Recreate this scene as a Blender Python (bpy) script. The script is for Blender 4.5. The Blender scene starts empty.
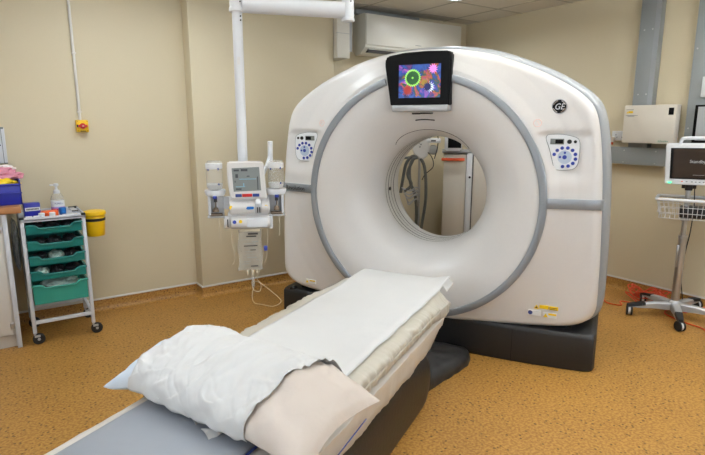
import bpy, bmesh, math, random
from mathutils import Vector, Matrix, noise
R = math.radians
random.seed(7)
COL = bpy.context.scene.collection

# ------------------------------------------------------------------ materials
def lin(c):
    return tuple(((v/255)/12.92 if v/255 <= .04045 else ((v/255+.055)/1.055)**2.4) for v in c) + (1.0,)

def mat(name, rgb, rough=.5, metal=0., bump=0., bscale=60., mottled=0., emit=0., trans=0., alpha=1., coat=0., spec=.5, sub=0.):
    m = bpy.data.materials.new(name); m.use_nodes = True
    nt = m.node_tree; b = nt.nodes['Principled BSDF']
    b.inputs['Base Color'].default_value = lin(rgb)
    b.inputs['Roughness'].default_value = rough
    b.inputs['Metallic'].default_value = metal
    b.inputs['Specular IOR Level'].default_value = spec
    b.inputs['Coat Weight'].default_value = coat
    b.inputs['Transmission Weight'].default_value = trans
    b.inputs['Alpha'].default_value = alpha
    if sub: b.inputs['Subsurface Weight'].default_value = sub; b.inputs['Subsurface Scale'].default_value = .02
    if emit:
        b.inputs['Emission Color'].default_value = lin(rgb); b.inputs['Emission Strength'].default_value = emit
    tc = nt.nodes.new('ShaderNodeTexCoord')
    n = nt.nodes.new('ShaderNodeTexNoise'); n.inputs['Scale'].default_value = bscale; n.inputs['Detail'].default_value = 4
    nt.links.new(tc.outputs['Object'], n.inputs['Vector'])
    mx = nt.nodes.new('ShaderNodeMixRGB'); mx.blend_type = 'MULTIPLY'
    mx.inputs['Fac'].default_value = mottled if mottled else .04
    mx.inputs['Color1'].default_value = lin(rgb)
    nt.links.new(n.outputs['Fac'], mx.inputs['Color2'])
    g = nt.nodes.new('ShaderNodeGamma'); g.inputs['Gamma'].default_value = 1.0
    nt.links.new(mx.outputs['Color'], g.inputs['Color']); nt.links.new(g.outputs['Color'], b.inputs['Base Color'])
    if bump:
        bp = nt.nodes.new('ShaderNodeBump'); bp.inputs['Strength'].default_value = bump; bp.inputs['Distance'].default_value = .01
        nt.links.new(n.outputs['Fac'], bp.inputs['Height']); nt.links.new(bp.outputs['Normal'], b.inputs['Normal'])
    return m

M = {}
M['wall'] = mat('cream_wall_paint', (206, 194, 165), .6, bump=.05, bscale=90)
M['ceil'] = mat('mineral_ceiling_tile', (214, 208, 197), .9, bump=.1, bscale=300)
M['grid'] = mat('ceiling_grid', (176, 170, 158), .6)
M['white'] = mat('gantry_white', (213, 211, 209), .34, coat=.15)
M['white2'] = mat('gloss_white', (212, 214, 217), .3)
M['grey_band'] = mat('ring_blue_grey', (140, 145, 151), .35, metal=.25)
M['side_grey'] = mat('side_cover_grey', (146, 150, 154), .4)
M['base'] = mat('charcoal_base', (32, 33, 35), .5, bump=.04, bscale=200)
M['black'] = mat('black_plastic', (14, 14, 16), .3)
M['gblack'] = mat('glossy_black', (6, 6, 7), .42, spec=.12)
M['gap'] = mat('shadow_gap', (20, 20, 22), .8)
M['liner'] = mat('bore_liner', (212, 210, 205), .4)
M['silver'] = mat('brushed_silver', (190, 190, 192), .3, metal=.9)
M['chrome'] = mat('chrome', (210, 210, 212), .15, metal=1.)
M['alu'] = mat('painted_aluminium', (172, 173, 175), .4, metal=.35)
M['trunk'] = mat('grey_trunking', (140, 145, 146), .5, metal=.1)
M['vinyl'] = mat('cream_vinyl_cover', (192, 187, 174), .35, bump=.1, bscale=25)
M['cover'] = mat('white_plastic_sheet', (208, 202, 192), .4, bump=.15, bscale=18)
M['pad'] = mat('grey_blue_pad', (138, 143, 151), .42, bump=.08, bscale=14)
M['tblack'] = mat('table_black_leatherette', (30, 29, 29), .38, bump=.1, bscale=40)
M['bellow'] = mat('dark_grey_vinyl', (46, 45, 45), .36, bump=.3, bscale=12)
M['paper'] = mat('white_paper', (206, 206, 205), .85, bump=.25, bscale=9)
M['pillow'] = mat('pillow_cream', (206, 195, 185), .6, bump=.5, bscale=11)
M['pillow_blue'] = mat('white_blue_fabric', (204, 216, 228), .7, bump=.1, bscale=20)
M['beige'] = mat('beige_enamel', (208, 201, 188), .45)
M['cab'] = mat('cabinet_laminate', (206, 202, 195), .5)
M['wood'] = mat('beech_worktop', (176, 122, 76), .45, mottled=.3, bscale=12)
M['teal'] = mat('teal_tray_plastic', (10, 116, 112), .35, trans=.0)
M['tealc'] = mat('teal_tray_clear', (56, 162, 146), .3, alpha=.8)
M['frame'] = mat('frame_white_metal', (200, 203, 210), .4)
M['rubber'] = mat('black_rubber', (26, 26, 28), .6)
M['darkpack'] = mat('dark_packs', (36, 38, 44), .5, mottled=.6, bscale=50)
M['palepack'] = mat('pale_wrappers', (190, 215, 205), .4, bump=.3, bscale=60)
M['yellow'] = mat('yellow_plastic', (238, 190, 10), .4)
M['ybag'] = mat('yellow_bag', (240, 205, 20), .4, bump=.5, bscale=40)
M['pink'] = mat('pink_bag', (214, 140, 160), .45, bump=.6, bscale=30)
M['tissue'] = mat('white_tissue', (235, 225, 225), .7, bump=.4, bscale=40)
M['blue'] = mat('royal_blue_plastic', (20, 32, 150), .35)
M['cyan'] = mat('blue_cup', (24, 110, 190), .3)
M['orange'] = mat('orange_plastic', (230, 95, 25), .4)
M['cordred'] = mat('orange_cord', (206, 70, 30), .45)
M['red'] = mat('red_plastic', (200, 35, 35), .4)
M['purple'] = mat('magenta_label', (200, 60, 110), .5)
M['lilac'] = mat('lilac_label', (180, 150, 210), .5)
M['clear'] = mat('clear_plastic', (240, 243, 242), .08, trans=.85, spec=.5)
M['fluid'] = mat('clear_bottle', (214, 212, 204), .15, alpha=.26)
M['bagclear'] = mat('iv_bag_film', (200, 194, 182), .15, alpha=.42, bump=1.0, bscale=38)
M['greybag'] = mat('translucent_grey_bag', (130, 136, 142), .3, alpha=.5, bump=.5, bscale=30)
M['ink'] = mat('dark_ink', (45, 42, 42), .6)
M['greytext'] = mat('grey_ink', (120, 125, 125), .6)
M['greentext'] = mat('green_ink', (70, 140, 110), .6)
M['btn'] = mat('blue_button', (44, 60, 150), .35)
M['lbtn'] = mat('pale_blue_key', (178, 192, 210), .35)
M['lcd'] = mat('lcd_grey', (118, 122, 116), .3)
M['pinkmark'] = mat('pink_mark', (226, 188, 178), .5)
M['panelwhite'] = mat('panel_white', (224, 226, 228), .4)
M['hose'] = mat('grey_hose', (92, 95, 92), .5)
M['grill'] = mat('wire_white', (205, 205, 205), .35)
M['mon'] = mat('monitor_screen_dark', (44, 34, 28), .2)
M['standtext'] = mat('screen_text', (150, 150, 150), .5, emit=.3)
M['led'] = mat('green_led', (60, 255, 140), .4, emit=3.)
M['lamp'] = mat('lamp_diffuser', (255, 250, 240), .5, emit=1.)
M['ac'] = mat('ac_white', (214, 211, 200), .35)
M['acline'] = mat('ac_grey', (165, 168, 170), .4)
M['scr'] = mat('injector_screen', (122, 128, 128), .25, emit=.16)
M['scrdark'] = mat('injector_screen_ink', (60, 64, 68), .3, emit=.04)
M['scrline'] = mat('injector_screen_line', (110, 160, 180), .3, emit=.2)
M['tube'] = mat('clear_tubing', (226, 214, 190), .2, alpha=.8)
M['brass'] = mat('dull_brass', (120, 105, 90), .4, metal=.7)
M['warnyellow'] = mat('warning_yellow', (240, 200, 20), .5)
M['trim'] = mat('trim_white', (214, 210, 204), .4)
M['navy'] = mat('dark_blue_line', (40, 60, 130), .5)
M['acpink'] = mat('orange_strip', (222, 84, 32), .5)

def floor_mat():
    m = bpy.data.materials.new('speckled_safety_vinyl'); m.use_nodes = True
    nt = m.node_tree; b = nt.nodes['Principled BSDF']; L = nt.links.new
    tc = nt.nodes.new('ShaderNodeTexCoord')
    def noise_(s, d=2):
        n = nt.nodes.new('ShaderNodeTexNoise'); n.inputs['Scale'].default_value = s; n.inputs['Detail'].default_value = d
        L(tc.outputs['Object'], n.inputs['Vector']); return n
    def ramp(src, p0, p1, c0, c1):
        r = nt.nodes.new('ShaderNodeValToRGB'); e = r.color_ramp.elements
        e[0].position = p0; e[1].position = p1; e[0].color = c0; e[1].color = c1; L(src, r.inputs['Fac']); return r
    n1 = noise_(3.5, 3)
    base = ramp(n1.outputs['Fac'], .35, .7, lin((160, 115, 52)), lin((172, 127, 60)))
    n2 = noise_(70, 4)
    mid = ramp(n2.outputs['Fac'], .40, .60, lin((130, 88, 34)), lin((192, 147, 80)))
    mx = nt.nodes.new('ShaderNodeMixRGB'); mx.inputs['Fac'].default_value = .5
    L(base.outputs['Color'], mx.inputs['Color1']); L(mid.outputs['Color'], mx.inputs['Color2'])
    v = nt.nodes.new('ShaderNodeTexVoronoi'); v.inputs['Scale'].default_value = 40; L(tc.outputs['Object'], v.inputs['Vector'])
    sp = ramp(v.outputs['Distance'], .18, .30, (1, 1, 1, 1), (0, 0, 0, 1))
    pick = nt.nodes.new('ShaderNodeSeparateColor'); L(v.outputs['Color'], pick.inputs['Color'])
    th = nt.nodes.new('ShaderNodeMath'); th.operation = 'LESS_THAN'; th.inputs[1].default_value = .5; L(pick.outputs['Red'], th.inputs[0])
    mu = nt.nodes.new('ShaderNodeMath'); mu.operation = 'MULTIPLY'; L(sp.outputs['Color'], mu.inputs[0]); L(th.outputs[0], mu.inputs[1])
    mu2 = nt.nodes.new('ShaderNodeMath'); mu2.operation = 'MULTIPLY'; mu2.inputs[1].default_value = .8; L(mu.outputs[0], mu2.inputs[0])
    mx2 = nt.nodes.new('ShaderNodeMixRGB'); L(mu2.outputs[0], mx2.inputs['Fac'])
    L(mx.outputs['Color'], mx2.inputs['Color1']); mx2.inputs['Color2'].default_value = lin((64, 40, 18))
    L(mx2.outputs['Color'], b.inputs['Base Color'])
    b.inputs['Roughness'].default_value = .42; b.inputs['Specular IOR Level'].default_value = .4
    return m
M['floor'] = floor_mat()

def screen_mat():
    m = bpy.data.materials.new('colourful_screen'); m.use_nodes = True
    nt = m.node_tree; b = nt.nodes['Principled BSDF']; L = nt.links.new
    tc = nt.nodes.new('ShaderNodeTexCoord')
    n = nt.nodes.new('ShaderNodeTexNoise'); n.inputs['Scale'].default_value = 7; n.inputs['Detail'].default_value = 3; n.inputs['Distortion'].default_value = 2.2
    L(tc.outputs['Object'], n.inputs['Vector'])
    v = nt.nodes.new('ShaderNodeTexVoronoi'); v.inputs['Scale'].default_value = 15; v.inputs['Randomness'].default_value = 1
    L(tc.outputs['Object'], v.inputs['Vector'])
    r = nt.nodes.new('ShaderNodeValToRGB'); e = r.color_ramp.elements
    cols = [(.0, (10, 20, 110)), (.22, (20, 100, 215)), (.36, (30, 40, 140)), (.48, (150, 40, 130)), (.58, (235, 100, 50)), (.66, (30, 90, 40)), (.8, (20, 60, 200)), (1., (225, 110, 220))]
    e[0].position = 0; e[0].color = lin(cols[0][1]); e[1].position = 1; e[1].color = lin(cols[-1][1])
    for p, c in cols[1:-1]:
        k = e.new(p); k.color = lin(c)
    sc = nt.nodes.new('ShaderNodeSeparateColor'); L(v.outputs['Color'], sc.inputs['Color'])
    ad = nt.nodes.new('ShaderNodeMath'); ad.operation = 'MULTIPLY_ADD'; ad.inputs[1].default_value = .8; L(sc.outputs['Red'], ad.inputs[0])
    sb = nt.nodes.new('ShaderNodeMath'); sb.operation = 'MULTIPLY_ADD'; sb.inputs[1].default_value = 1.3; sb.inputs[2].default_value = -.55; L(n.outputs['Fac'], sb.inputs[0]); L(sb.outputs[0], ad.inputs[2])
    L(ad.outputs[0], r.inputs['Fac'])
    L(r.outputs['Color'], b.inputs['Emission Color']); b.inputs['Emission Strength'].default_value = .7
    b.inputs['Base Color'].default_value = lin((20, 20, 30)); b.inputs['Roughness'].default_value = .2
    return m
M['screen'] = screen_mat()

# ------------------------------------------------------------------ mesh helpers
class MB:
    def __init__(s): s.v = []; s.f = []; s.m = []; s.off = Vector((0, 0, 0))
    def add(s, vs, fs):
        n = len(s.v); s.v += [tuple(v) for v in vs]; s.f += [tuple(i+n for i in f) for f in fs]; return s
    def bm(s, bm):
        bm.verts.ensure_lookup_table(); bm.verts.index_update()
        return s.add([v.co.copy() for v in bm.verts], [[v.index for v in f.verts] for f in bm.faces])
    def box(s, x0, x1, y0, y1, z0, z1, bev=0., seg=2, mtx=None):
        b = bmesh.new(); bmesh.ops.create_cube(b, size=1)
        for v in b.verts:
            v.co = Vector(((x0+x1)/2+v.co.x*abs(x1-x0), (y0+y1)/2+v.co.y*abs(y1-y0), (z0+z1)/2+v.co.z*abs(z1-z0)))
        if bev: bmesh.ops.bevel(b, geom=b.edges[:], offset=bev, segments=seg, profile=.5, affect='EDGES')
        if mtx: bmesh.ops.transform(b, matrix=mtx, verts=b.verts)
        s.bm(b); b.free(); return s
    def lathe(s, prof, c=(0, 0, 0), n=24, mtx=None):
        vs = []; fs = []; k = len(prof)
        for i in range(n):
            a = 2*math.pi*i/n
            for r, z in prof: vs.append(Vector((r*math.cos(a), r*math.sin(a), z)))
        for i in range(n):
            j = (i+1) % n
            for q in range(k-1): fs.append((i*k+q, j*k+q, j*k+q+1, i*k+q+1))
        if prof[0][0] > 1e-6: fs.append(tuple(i*k for i in reversed(range(n))))
        if prof[-1][0] > 1e-6: fs.append(tuple(i*k+k-1 for i in range(n)))
        if mtx: vs = [mtx @ v for v in vs]
        vs = [v+Vector(c) for v in vs]
        return s.add(vs, fs)
    def cyl(s, p0, p1, r0, r1=None, n=20, bev=0.):
        r1 = r0 if r1 is None else r1
        p0 = Vector(p0); p1 = Vector(p1); d = p1-p0; L = d.length
        q = d.to_track_quat('Z', 'Y').to_matrix().to_4x4()
        if bev: pr = [(r0-bev, 0), (r0, bev), (r1, L-bev), (r1-bev, L)]
        else: pr = [(r0, 0), (r1, L)]
        return s.lathe(pr, p0, n, q)
    def tube(s, pts, r, n=8, smooth=True, sub=6):
        pts = [Vector(p) for p in pts]
        if smooth and len(pts) > 2:
            out = []
            for i in range(len(pts)-1):
                a = pts[max(i-1, 0)]; b = pts[i]; c = pts[i+1]; d = pts[min(i+2, len(pts)-1)]
                for k in range(sub):
                    t = k/sub
                    out.append(.5*((2*b)+(c-a)*t+(2*a-5*b+4*c-d)*t*t+(3*b-3*c+d-a)*t**3))
            out.append(pts[-1]); pts = out
        vs = []; fs = []; prev = None
        for i, p in enumerate(pts):
            t = (pts[min(i+1, len(pts)-1)]-pts[max(i-1, 0)]).normalized()
            if prev is None: u = t.orthogonal().normalized()
            else:
                u = prev-t*prev.dot(t)
                u = u.normalized() if u.length > 1e-6 else t.orthogonal().normalized()
            prev = u; w = t.cross(u)
            for k in range(n):
                a = 2*math.pi*k/n; vs.append(p+r*(math.cos(a)*u+math.sin(a)*w))
        for i in range(len(pts)-1):
            for k in range(n):
                fs.append((i*n+k, i*n+(k+1) % n, (i+1)*n+(k+1) % n, (i+1)*n+k))
        fs.append(tuple(reversed(range(n)))); fs.append(tuple((len(pts)-1)*n+k for k in range(n)))
        return s.add(vs, fs)
    def sphere(s, c, r, sc=(1, 1, 1), n=16):
        pr = [(max(r*math.sin(math.pi*i/n), 0), -r*math.cos(math.pi*i/n)) for i in range(n+1)]
        pr[0] = (1e-7, -r); pr[-1] = (1e-7, r)
        return s.lathe(pr, c, n*2, Matrix.Diagonal((*sc, 1)))
    def prism(s, poly, y0, y1, axis='y'):
        n = len(poly)
        def P(a, b, c): return (a, c, b) if axis == 'y' else ((a, b, c) if axis == 'z' else (c, a, b))
        vs = [P(a, b, y0) for a, b in poly]+[P(a, b, y1) for a, b in poly]
        fs = [tuple(range(n)), tuple(reversed(range(n, 2*n)))]+[(i, i+n, (i+1) % n+n, (i+1) % n) for i in range(n)]
        return s.add(vs, fs)
    def grid(s, fn, nu, nv, closed_u=False):
        vs = [fn(i/(nu-(0 if closed_u else 1)), j/(nv-1)) for i in range(nu) for j in range(nv)]
        fs = []
        for i in range(nu if closed_u else nu-1):
            for j in range(nv-1):
                i2 = (i+1) % nu
                fs.append((i*nv+j, i2*nv+j, i2*nv+j+1, i*nv+j+1))
        return s.add(vs, fs)
    def build(s, name, m, parent=None, smooth=True, ang=35, solid=0., **kw):
        me = bpy.data.meshes.new(name)
        o = s.off
        me.from_pydata([(v[0]-o.x, v[1]-o.y, v[2]-o.z) for v in s.v], [], s.f)
        b = bmesh.new(); b.from_mesh(me)
        bmesh.ops.recalc_face_normals(b, faces=b.faces)
        if smooth:
            for f in b.faces: f.smooth = True
            for e in b.edges:
                if len(e.link_faces) == 2 and e.calc_face_angle(0) > R(ang): e.smooth = False
        b.to_mesh(me); b.free()
        me.materials.append(M[m] if isinstance(m, str) else m)
        ob = bpy.data.objects.new(name, me); COL.objects.link(ob)
        if parent: ob.parent = parent
        if solid:
            md = ob.modifiers.new('thickness', 'SOLIDIFY'); md.thickness = solid; md.offset = 0
        for k, v in kw.items(): ob[k] = v
        return ob

def box(*a, **k): return MB().box(*a, **k)
def tag(o, label, cat, group=None):
    o['label'] = label; o['category'] = cat
    if group: o['group'] = group
    return o
def thing(name, label, cat, loc=(0, 0, 0), rz=0., group=None):
    o = bpy.data.objects.new(name, None); COL.objects.link(o)
    o.location = loc; o.rotation_euler = (0, 0, rz); o.empty_display_size = .1
    return tag(o, label, cat, group)
def top(o, loc=None, rz=0.):
    if loc is not None: o.location = loc
    o.rotation_euler = (0, 0, rz); return o
def struct(o): o['kind'] = 'structure'; return o
def copy_tree(o, parent=None):
    c = o.copy(); COL.objects.link(c)
    if parent: c.parent = parent
    for ch in list(o.children): copy_tree(ch, c)
    return c
def text(name, s, size, m, parent, loc, rot=(R(90), 0, 0), depth=.0006, label=None, sx=1., shear=0.):
    cu = bpy.data.curves.new(name, 'FONT'); cu.body = s; cu.size = size; cu.extrude = depth; cu.align_x = 'CENTER'; cu.align_y = 'CENTER'; cu.shear = shear
    cu.resolution_u = 3
    t = bpy.data.objects.new(name+'_tmp', cu); COL.objects.link(t)
    dg = bpy.context.evaluated_depsgraph_get(); me = bpy.data.meshes.new_from_object(t.evaluated_get(dg))
    bpy.data.objects.remove(t); me.name = name
    me.materials.clear(); me.materials.append(M[m])
    o = bpy.data.objects.new(name, me); COL.objects.link(o); o.parent = parent
    o.location = loc; o.rotation_euler = rot; o.scale = (sx, 1, 1)
    if label: o['label'] = label
    return o
def smooth01(t): t = max(0., min(1., t)); return t*t*(3-2*t)

# ------------------------------------------------------------------ room (X along the rear-left wall, Y away from camera)
XL, XR, YB, YF, HC = -1.5, 4.876, -1.7, 4.72, 2.71
PX0, PX1, PY = 1.482, 2.90, 4.56          # chimney pier on wall_left
struct(box(XL-.1, XR+.1, YB-.1, YF+.1, -.1, 0).build('floor', 'floor', smooth=False))
c = MB()
c.box(XL-.1, XR+.1, YB-.1, YF+.1, HC, HC+.08)
ceil = struct(c.build('ceiling', 'ceil', smooth=False))
g = MB()
x = 3.90
xs = [x+.6*k for k in range(-9, 2) if XL < x+.6*k < XR]
ys = [3.92+.6*k for k in range(-10, 2) if YB < 3.92+.6*k < YF]
for a in xs: g.box(a-.008, a+.008, YB, YF, HC-.004, HC)
for a in ys: g.box(XL, XR, a-.008, a+.008, HC-.0045, HC)
g.build('ceiling_grid', 'grid', ceil, smooth=False)
w = MB(); w.box(XL-.1, XR+.1, YF, YF+.1, 0, HC); w.box(PX0, PX1, PY, YF+.05, 0, HC, bev=.006)
struct(w.build('wall_left', 'wall', ang=60))
struct(box(XR, XR+.1, YB, YF+.1, 0, HC).build('wall_right', 'wall', smooth=False))
struct(box(XL-.1, XL, YB, YF+.1, 0, HC).build('wall_side', 'wall', smooth=False))
struct(box(XL-.1, XR+.1, YB-.1, YB, 0, HC).build('wall_behind', 'wall', smooth=False))
# coved skirting of the floor vinyl with white capping strip
def cove(name, path):
    prof = [(.0, .10), (.004, .10), (.005, .045), (.012, .022), (.03, .006), (.05, .0005), (0, .0005)]
    cap = [(0, .112), (.007, .112), (.009, .108), (.009, .098), (0, .098)]
    out = []
    for pr in (prof, cap):
        mb = MB(); vs = []; n = len(pr)
        for i, (p, nrm) in enumerate(path):
            for a, z in pr: vs.append((p[0]+nrm[0]*a, p[1]+nrm[1]*a, z))
        fs = []
        for i in range(len(path)-1):
            for k in range(n):
                fs.append((i*n+k, i*n+(k+1) % n, (i+1)*n+(k+1) % n, (i+1)*n+k))
        fs.append(tuple(range(n))); fs.append(tuple((len(path)-1)*n+k for k in range(n)))
        mb.add(vs, fs); out.append(mb)
    b = struct(out[0].build(name, 'floor', ang=50))
    out[1].build('capping_strip', 'trim', b, label='white capping strip')
cove('baseboard_left', [((XL, YF), (0, -1)), ((PX0, YF), (-1, -1)), ((PX0, PY), (-1, -1)), ((PX1, PY), (1, -1)), ((PX1, YF), (1, -1)), ((XR, YF), (-1, -1))])
cove('baseboard_right', [((XR, YF), (-1, -1)), ((XR, YB), (-1, 0))])

# ------------------------------------------------------------------ lights: recessed downlights, plus unseen sources added for fill
DL = [(3.77, 3.79), (1.8, 3.62), (0, 3.62), (3.6, 1.82), (1.8, 1.82), (0, 1.82), (3.6, .02), (1.8, .02), (0, .02)]
def downlight(x, y, label):
    t = thing('downlight', label, 'ceiling light', (x, y, HC), group='recessed downlights')
    MB().lathe([(.085, 0), (.105, 0), (.105, -.006), (.09, -.012), (.08, -.008), (.08, 0)], n=32).build('trim_ring', 'white2', t)
    MB().lathe([(1e-6, -.005), (.08, -.005)], n=32).build('diffuser', M['lampD'], t)
    return t
m = mat('downlight_diffuser', (245, 250, 255), .5, emit=6.); M['lampD'] = m
for k, (x, y) in enumerate(DL):
    downlight(x, y, 'round recessed downlight in the tiled ceiling above the scanner, cut by the top edge' if k == 0 else 'round recessed downlight in the ceiling behind the frame')
m = mat('fill_panel_diffuser', (240, 248, 255), .5, emit=3.5); M['lampP'] = m
PAN = [(.9, 3.62), (-.6, 1.52), (2.4, .62), (3.9, .92), (.9, 1.52)]  # panels added out of view to brighten upper walls and gantry front
for x, y in PAN:
    t = thing('fill_panel', 'square recessed light panel added out of view as fill light', 'ceiling light', (x, y, HC), group='added fill panels')
    MB().box(-.29, .29, -.29, .29, -.012, -.006).build('diffuser', M['lampP'], t, smooth=False)
    b = MB(); b.box(-.3, .3, -.3, -.29, -.014, 0); b.box(-.3, .3, .29, .3, -.014, 0); b.box(-.3, -.29, -.29, .29, -.014, 0); b.box(.29, .3, -.29, .29, -.014, 0)
    b.build('frame', 'white2', t, smooth=False)

WIN1, WIN2 = 22, 12
def area(name, loc, rot, sx, sy, power, col=(.85, .94, 1.0)):
    l = bpy.data.lights.new(name, 'AREA'); l.shape = 'RECTANGLE'; l.size = sx; l.size_y = sy; l.energy = power; l.color = col
    o = bpy.data.objects.new(name, l); COL.objects.link(o); o.location = loc; o.rotation_euler = rot; return o
for i, (x, y) in enumerate(PAN): area('fill_panel_lamp', (x, y, HC-.02), (0, 0, 0), .56, .56, [15, 2, 2, 13, 1][i])
for i, (x, y) in enumerate(DL):
    l = bpy.data.lights.new('downlight_lamp', 'SPOT'); l.energy = 46 if i == 0 else 1; l.spot_size = R(174); l.spot_blend = .8; l.shadow_soft_size = .07; l.color = (.9, .95, 1.)
    o = bpy.data.objects.new('downlight_lamp', l); COL.objects.link(o); o.location = (x, y, HC-.03)

# unseen windows and hanging luminaires, added for frontal light and ceiling bounce
def window(nm, x0, x1, y0, y1, z0, z1):
    f = MB(); dx, dy = x1-x0, y1-y0
    if dx > dy:
        for a in ((x0, x1, z0-.06, z0), (x0, x1, z1, z1+.06), (x0-.06, x0, z0-.06, z1+.06), (x1, x1+.06, z0-.06, z1+.06)): f.box(a[0], a[1], y0, y0+.05, a[2], a[3])
    else:
        for a in ((y0, y1, z0-.06, z0), (y0, y1, z1, z1+.06), (y0-.06, y0, z0-.06, z1+.06), (y1, y1+.06, z0-.06, z1+.06)): f.box(x0, x0+.05, a[0], a[1], a[2], a[3])
    o = struct(f.build(nm, 'trim', smooth=False))
    (box(x0, x1, y0+.005, y0+.02, z0, z1) if dx > dy else box(x0+.005, x0+.02, y0, y1, z0, z1)).build('fill_pane', M['winfill'], o, smooth=False)
M['winfill'] = mat('fill_glow_pane', (225, 238, 255), .2, emit=1.5)  # glowing pane for the added windows, stands in for frontal light
window('added_window_1', .4, 3.4, YB, YB+.01, 1.0, 2.3)
window('added_window_2', XL, XL+.01, .0, 2.4, 1.0, 2.3)
area('window_fill', (1.9, YB+.06, 1.65), (R(90), 0, 0), 2.9, 1.25, WIN1, (.88, .95, 1.))  # fill lamps at the two added windows
area('window_fill', (XL+.06, 1.2, 1.65), (0, R(-90), 0), 1.25, 2.3, WIN2, (.88, .95, 1.))
for x, y, UPL in ((1.5, .0, 26), (3.6, 1.36, 62), (2.4, 1.95, 66), (.3, 2.6, 26)):  # luminaires added above the view to bounce light off the ceiling
    t = thing('added_luminaire', 'slim white luminaire added above the view as fill light', 'ceiling light', (x, y, 2.45), group='added luminaires')
    MB().box(-.6, .6, -.06, .06, 0, .05, bev=.008).build('housing', 'white2', t)
    for sx in (-.5, .5): MB().cyl((sx, 0, .05), (sx, 0, HC-2.45), .003, n=8).build('wire', 'silver', t)
    area('ceiling_fill_uplight', (x, y, 2.51), (R(180), 0, 0), 1.1, .1, UPL, (.9, .95, 1.))

# ------------------------------------------------------------------ CT gantry   local: x right, y depth (away), z up
GX, GY, GRZ = 2.4556, 2.7380, R(-60.8)
def gw(u, d, z=0.):   # gantry-local -> world
    return (GX+u*math.cos(GRZ)-d*math.sin(GRZ), GY+u*math.sin(GRZ)+d*math.cos(GRZ), z)
gan = thing('ct_scanner_gantry', 'large white scanner gantry with round bore, grey ring trim and colour display', 'ct scanner', (GX, GY, 0), GRZ)
ZC = 1.073
RZ = 1.052
half = [(0, 2.028), (.15, 2.024), (.30, 2.008), (.46, 1.972), (.62, 1.915), (.78, 1.845), (.92, 1.765), (.995, 1.708), (1.044, 1.65), (1.075, 1.57), (1.098, 1.45), (1.118, 1.28), (1.132, 1.09), (1.142, .9), (1.15, .7), (1.154, .5), (1.15, .40), (1.115, .335), (1.02, .283), (.85, .255), (.6, .235), (.3, .222), (0, .218)]
def catmull(P, sub=8):
    out = []
    for i in range(len(P)-1):
        a = P[max(i-1, 0)]; b = P[i]; c = P[i+1]; d = P[min(i+2, len(P)-1)]
        for k in range(sub):
            t = k/sub
            out.append(tuple(.5*((2*b[j])+(c[j]-a[j])*t+(2*a[j]-5*b[j]+4*c[j]-d[j])*t*t+(3*b[j]-3*c[j]+d[j]-a[j])*t**3) for j in (0, 1)))
    out.append(P[-1]); return out
hp = catmull(half, 6)
polar = sorted([(math.atan2(z-ZC, u), math.hypot(u, z-ZC)) for u, z in hp] + [(math.atan2(z-ZC, -u), math.hypot(u, z-ZC)) for u, z in hp[1:-1]])
def Rout(a):
    a = (a+math.pi) % (2*math.pi)-math.pi
    lo = polar[-1]; lo = (lo[0]-2*math.pi, lo[1])
    for p in polar+[(polar[0][0]+2*math.pi, polar[0][1])]:
        if p[0] >= a:
            t = (a-lo[0])/max(p[0]-lo[0], 1e-9); return lo[1]+(p[1]-lo[1])*t
        lo = p
    return polar[-1][1]
RB = .392
def dish(r):    # depth of the front inside the ring
    K = [(.392, .27), (.40, .21), (.42, .15), (.45, .09), (.50, .03), (.56, -.018), (.63, -.055), (.70, -.076), (.77, -.088), (.84, -.09), (.90, -.07), (1.0, -.045), (1.1, -.03), (1.3, -.02), (1.6, -.02)]
    for i in range(len(K)-1):
        if r <= K[i+1][0]:
            a = K[max(i-1, 0)]; b = K[i]; c = K[i+1]; d = K[min(i+2, len(K)-1)]
            t = max(0, (r-b[0])/(c[0]-b[0])); return b[1]+(c[1]-b[1])*t
    return K[-1][1]
PCU, PCZ = .907, 1.372
def recess(u, z):
    # hollow behind each control panel, sharp brow above, soft at the sides and bottom
    x = abs(u)-PCU; y = z-PCZ
    topz = .135-.0*x; s = smooth01((topz-y)/.022)*smooth01((y+.20)/.16)
    s *= smooth01((.225-x)/.17)*smooth01((x+.20)/.12)
    return .026*s
def frontd(u, z):
    r = math.hypot(u, z-ZC)
    return dish(r)+recess(u, z)
def gfront():
    mb = MB(); NA = 360
    def fn(i, j): pass
    vs = []; fs = []
    radii = [RB, .395, .40, .41, .42, .435, .45, .475, .50, .53, .56, .60, .64, .68, .72, .76, .79, .802]
    fr = [i/34 for i in range(1, 35)]
    rows = []
    for a_i in range(NA):
        a = 2*math.pi*a_i/NA; ro = Rout(a)
        row = []
        for r in radii: row.append((r*math.cos(a), dish(r), ZC+r*math.sin(a)))
        r0 = .802; r1 = ro-.05
        for f in fr:
            r = r0+(r1-r0)*f if r1 > r0 else r0+(r1-r0)*f
            u, z = r*math.cos(a), ZC+r*math.sin(a)
            row.append((u, dish(r)+recess(u, z), z))
        d0 = dish(r1)
        for dr, dd in ((-.035, .004), (-.022, .012), (-.011, .024), (-.004, .04), (0, .06), (0, .096), (-.010, .102)):
            r = ro+dr; row.append((r*math.cos(a), d0+dd, ZC+r*math.sin(a)))
        rows.append(row)
    k = len(rows[0])
    for row in rows: vs += row
    for i in range(NA):
        j = (i+1) % NA
        for q in range(k-1): fs.append((i*k+q, j*k+q, j*k+q+1, i*k+q+1))
    mb.add(vs, fs); return mb
gf = gfront().build('front_cover', 'white', gan, ang=60)
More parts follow.
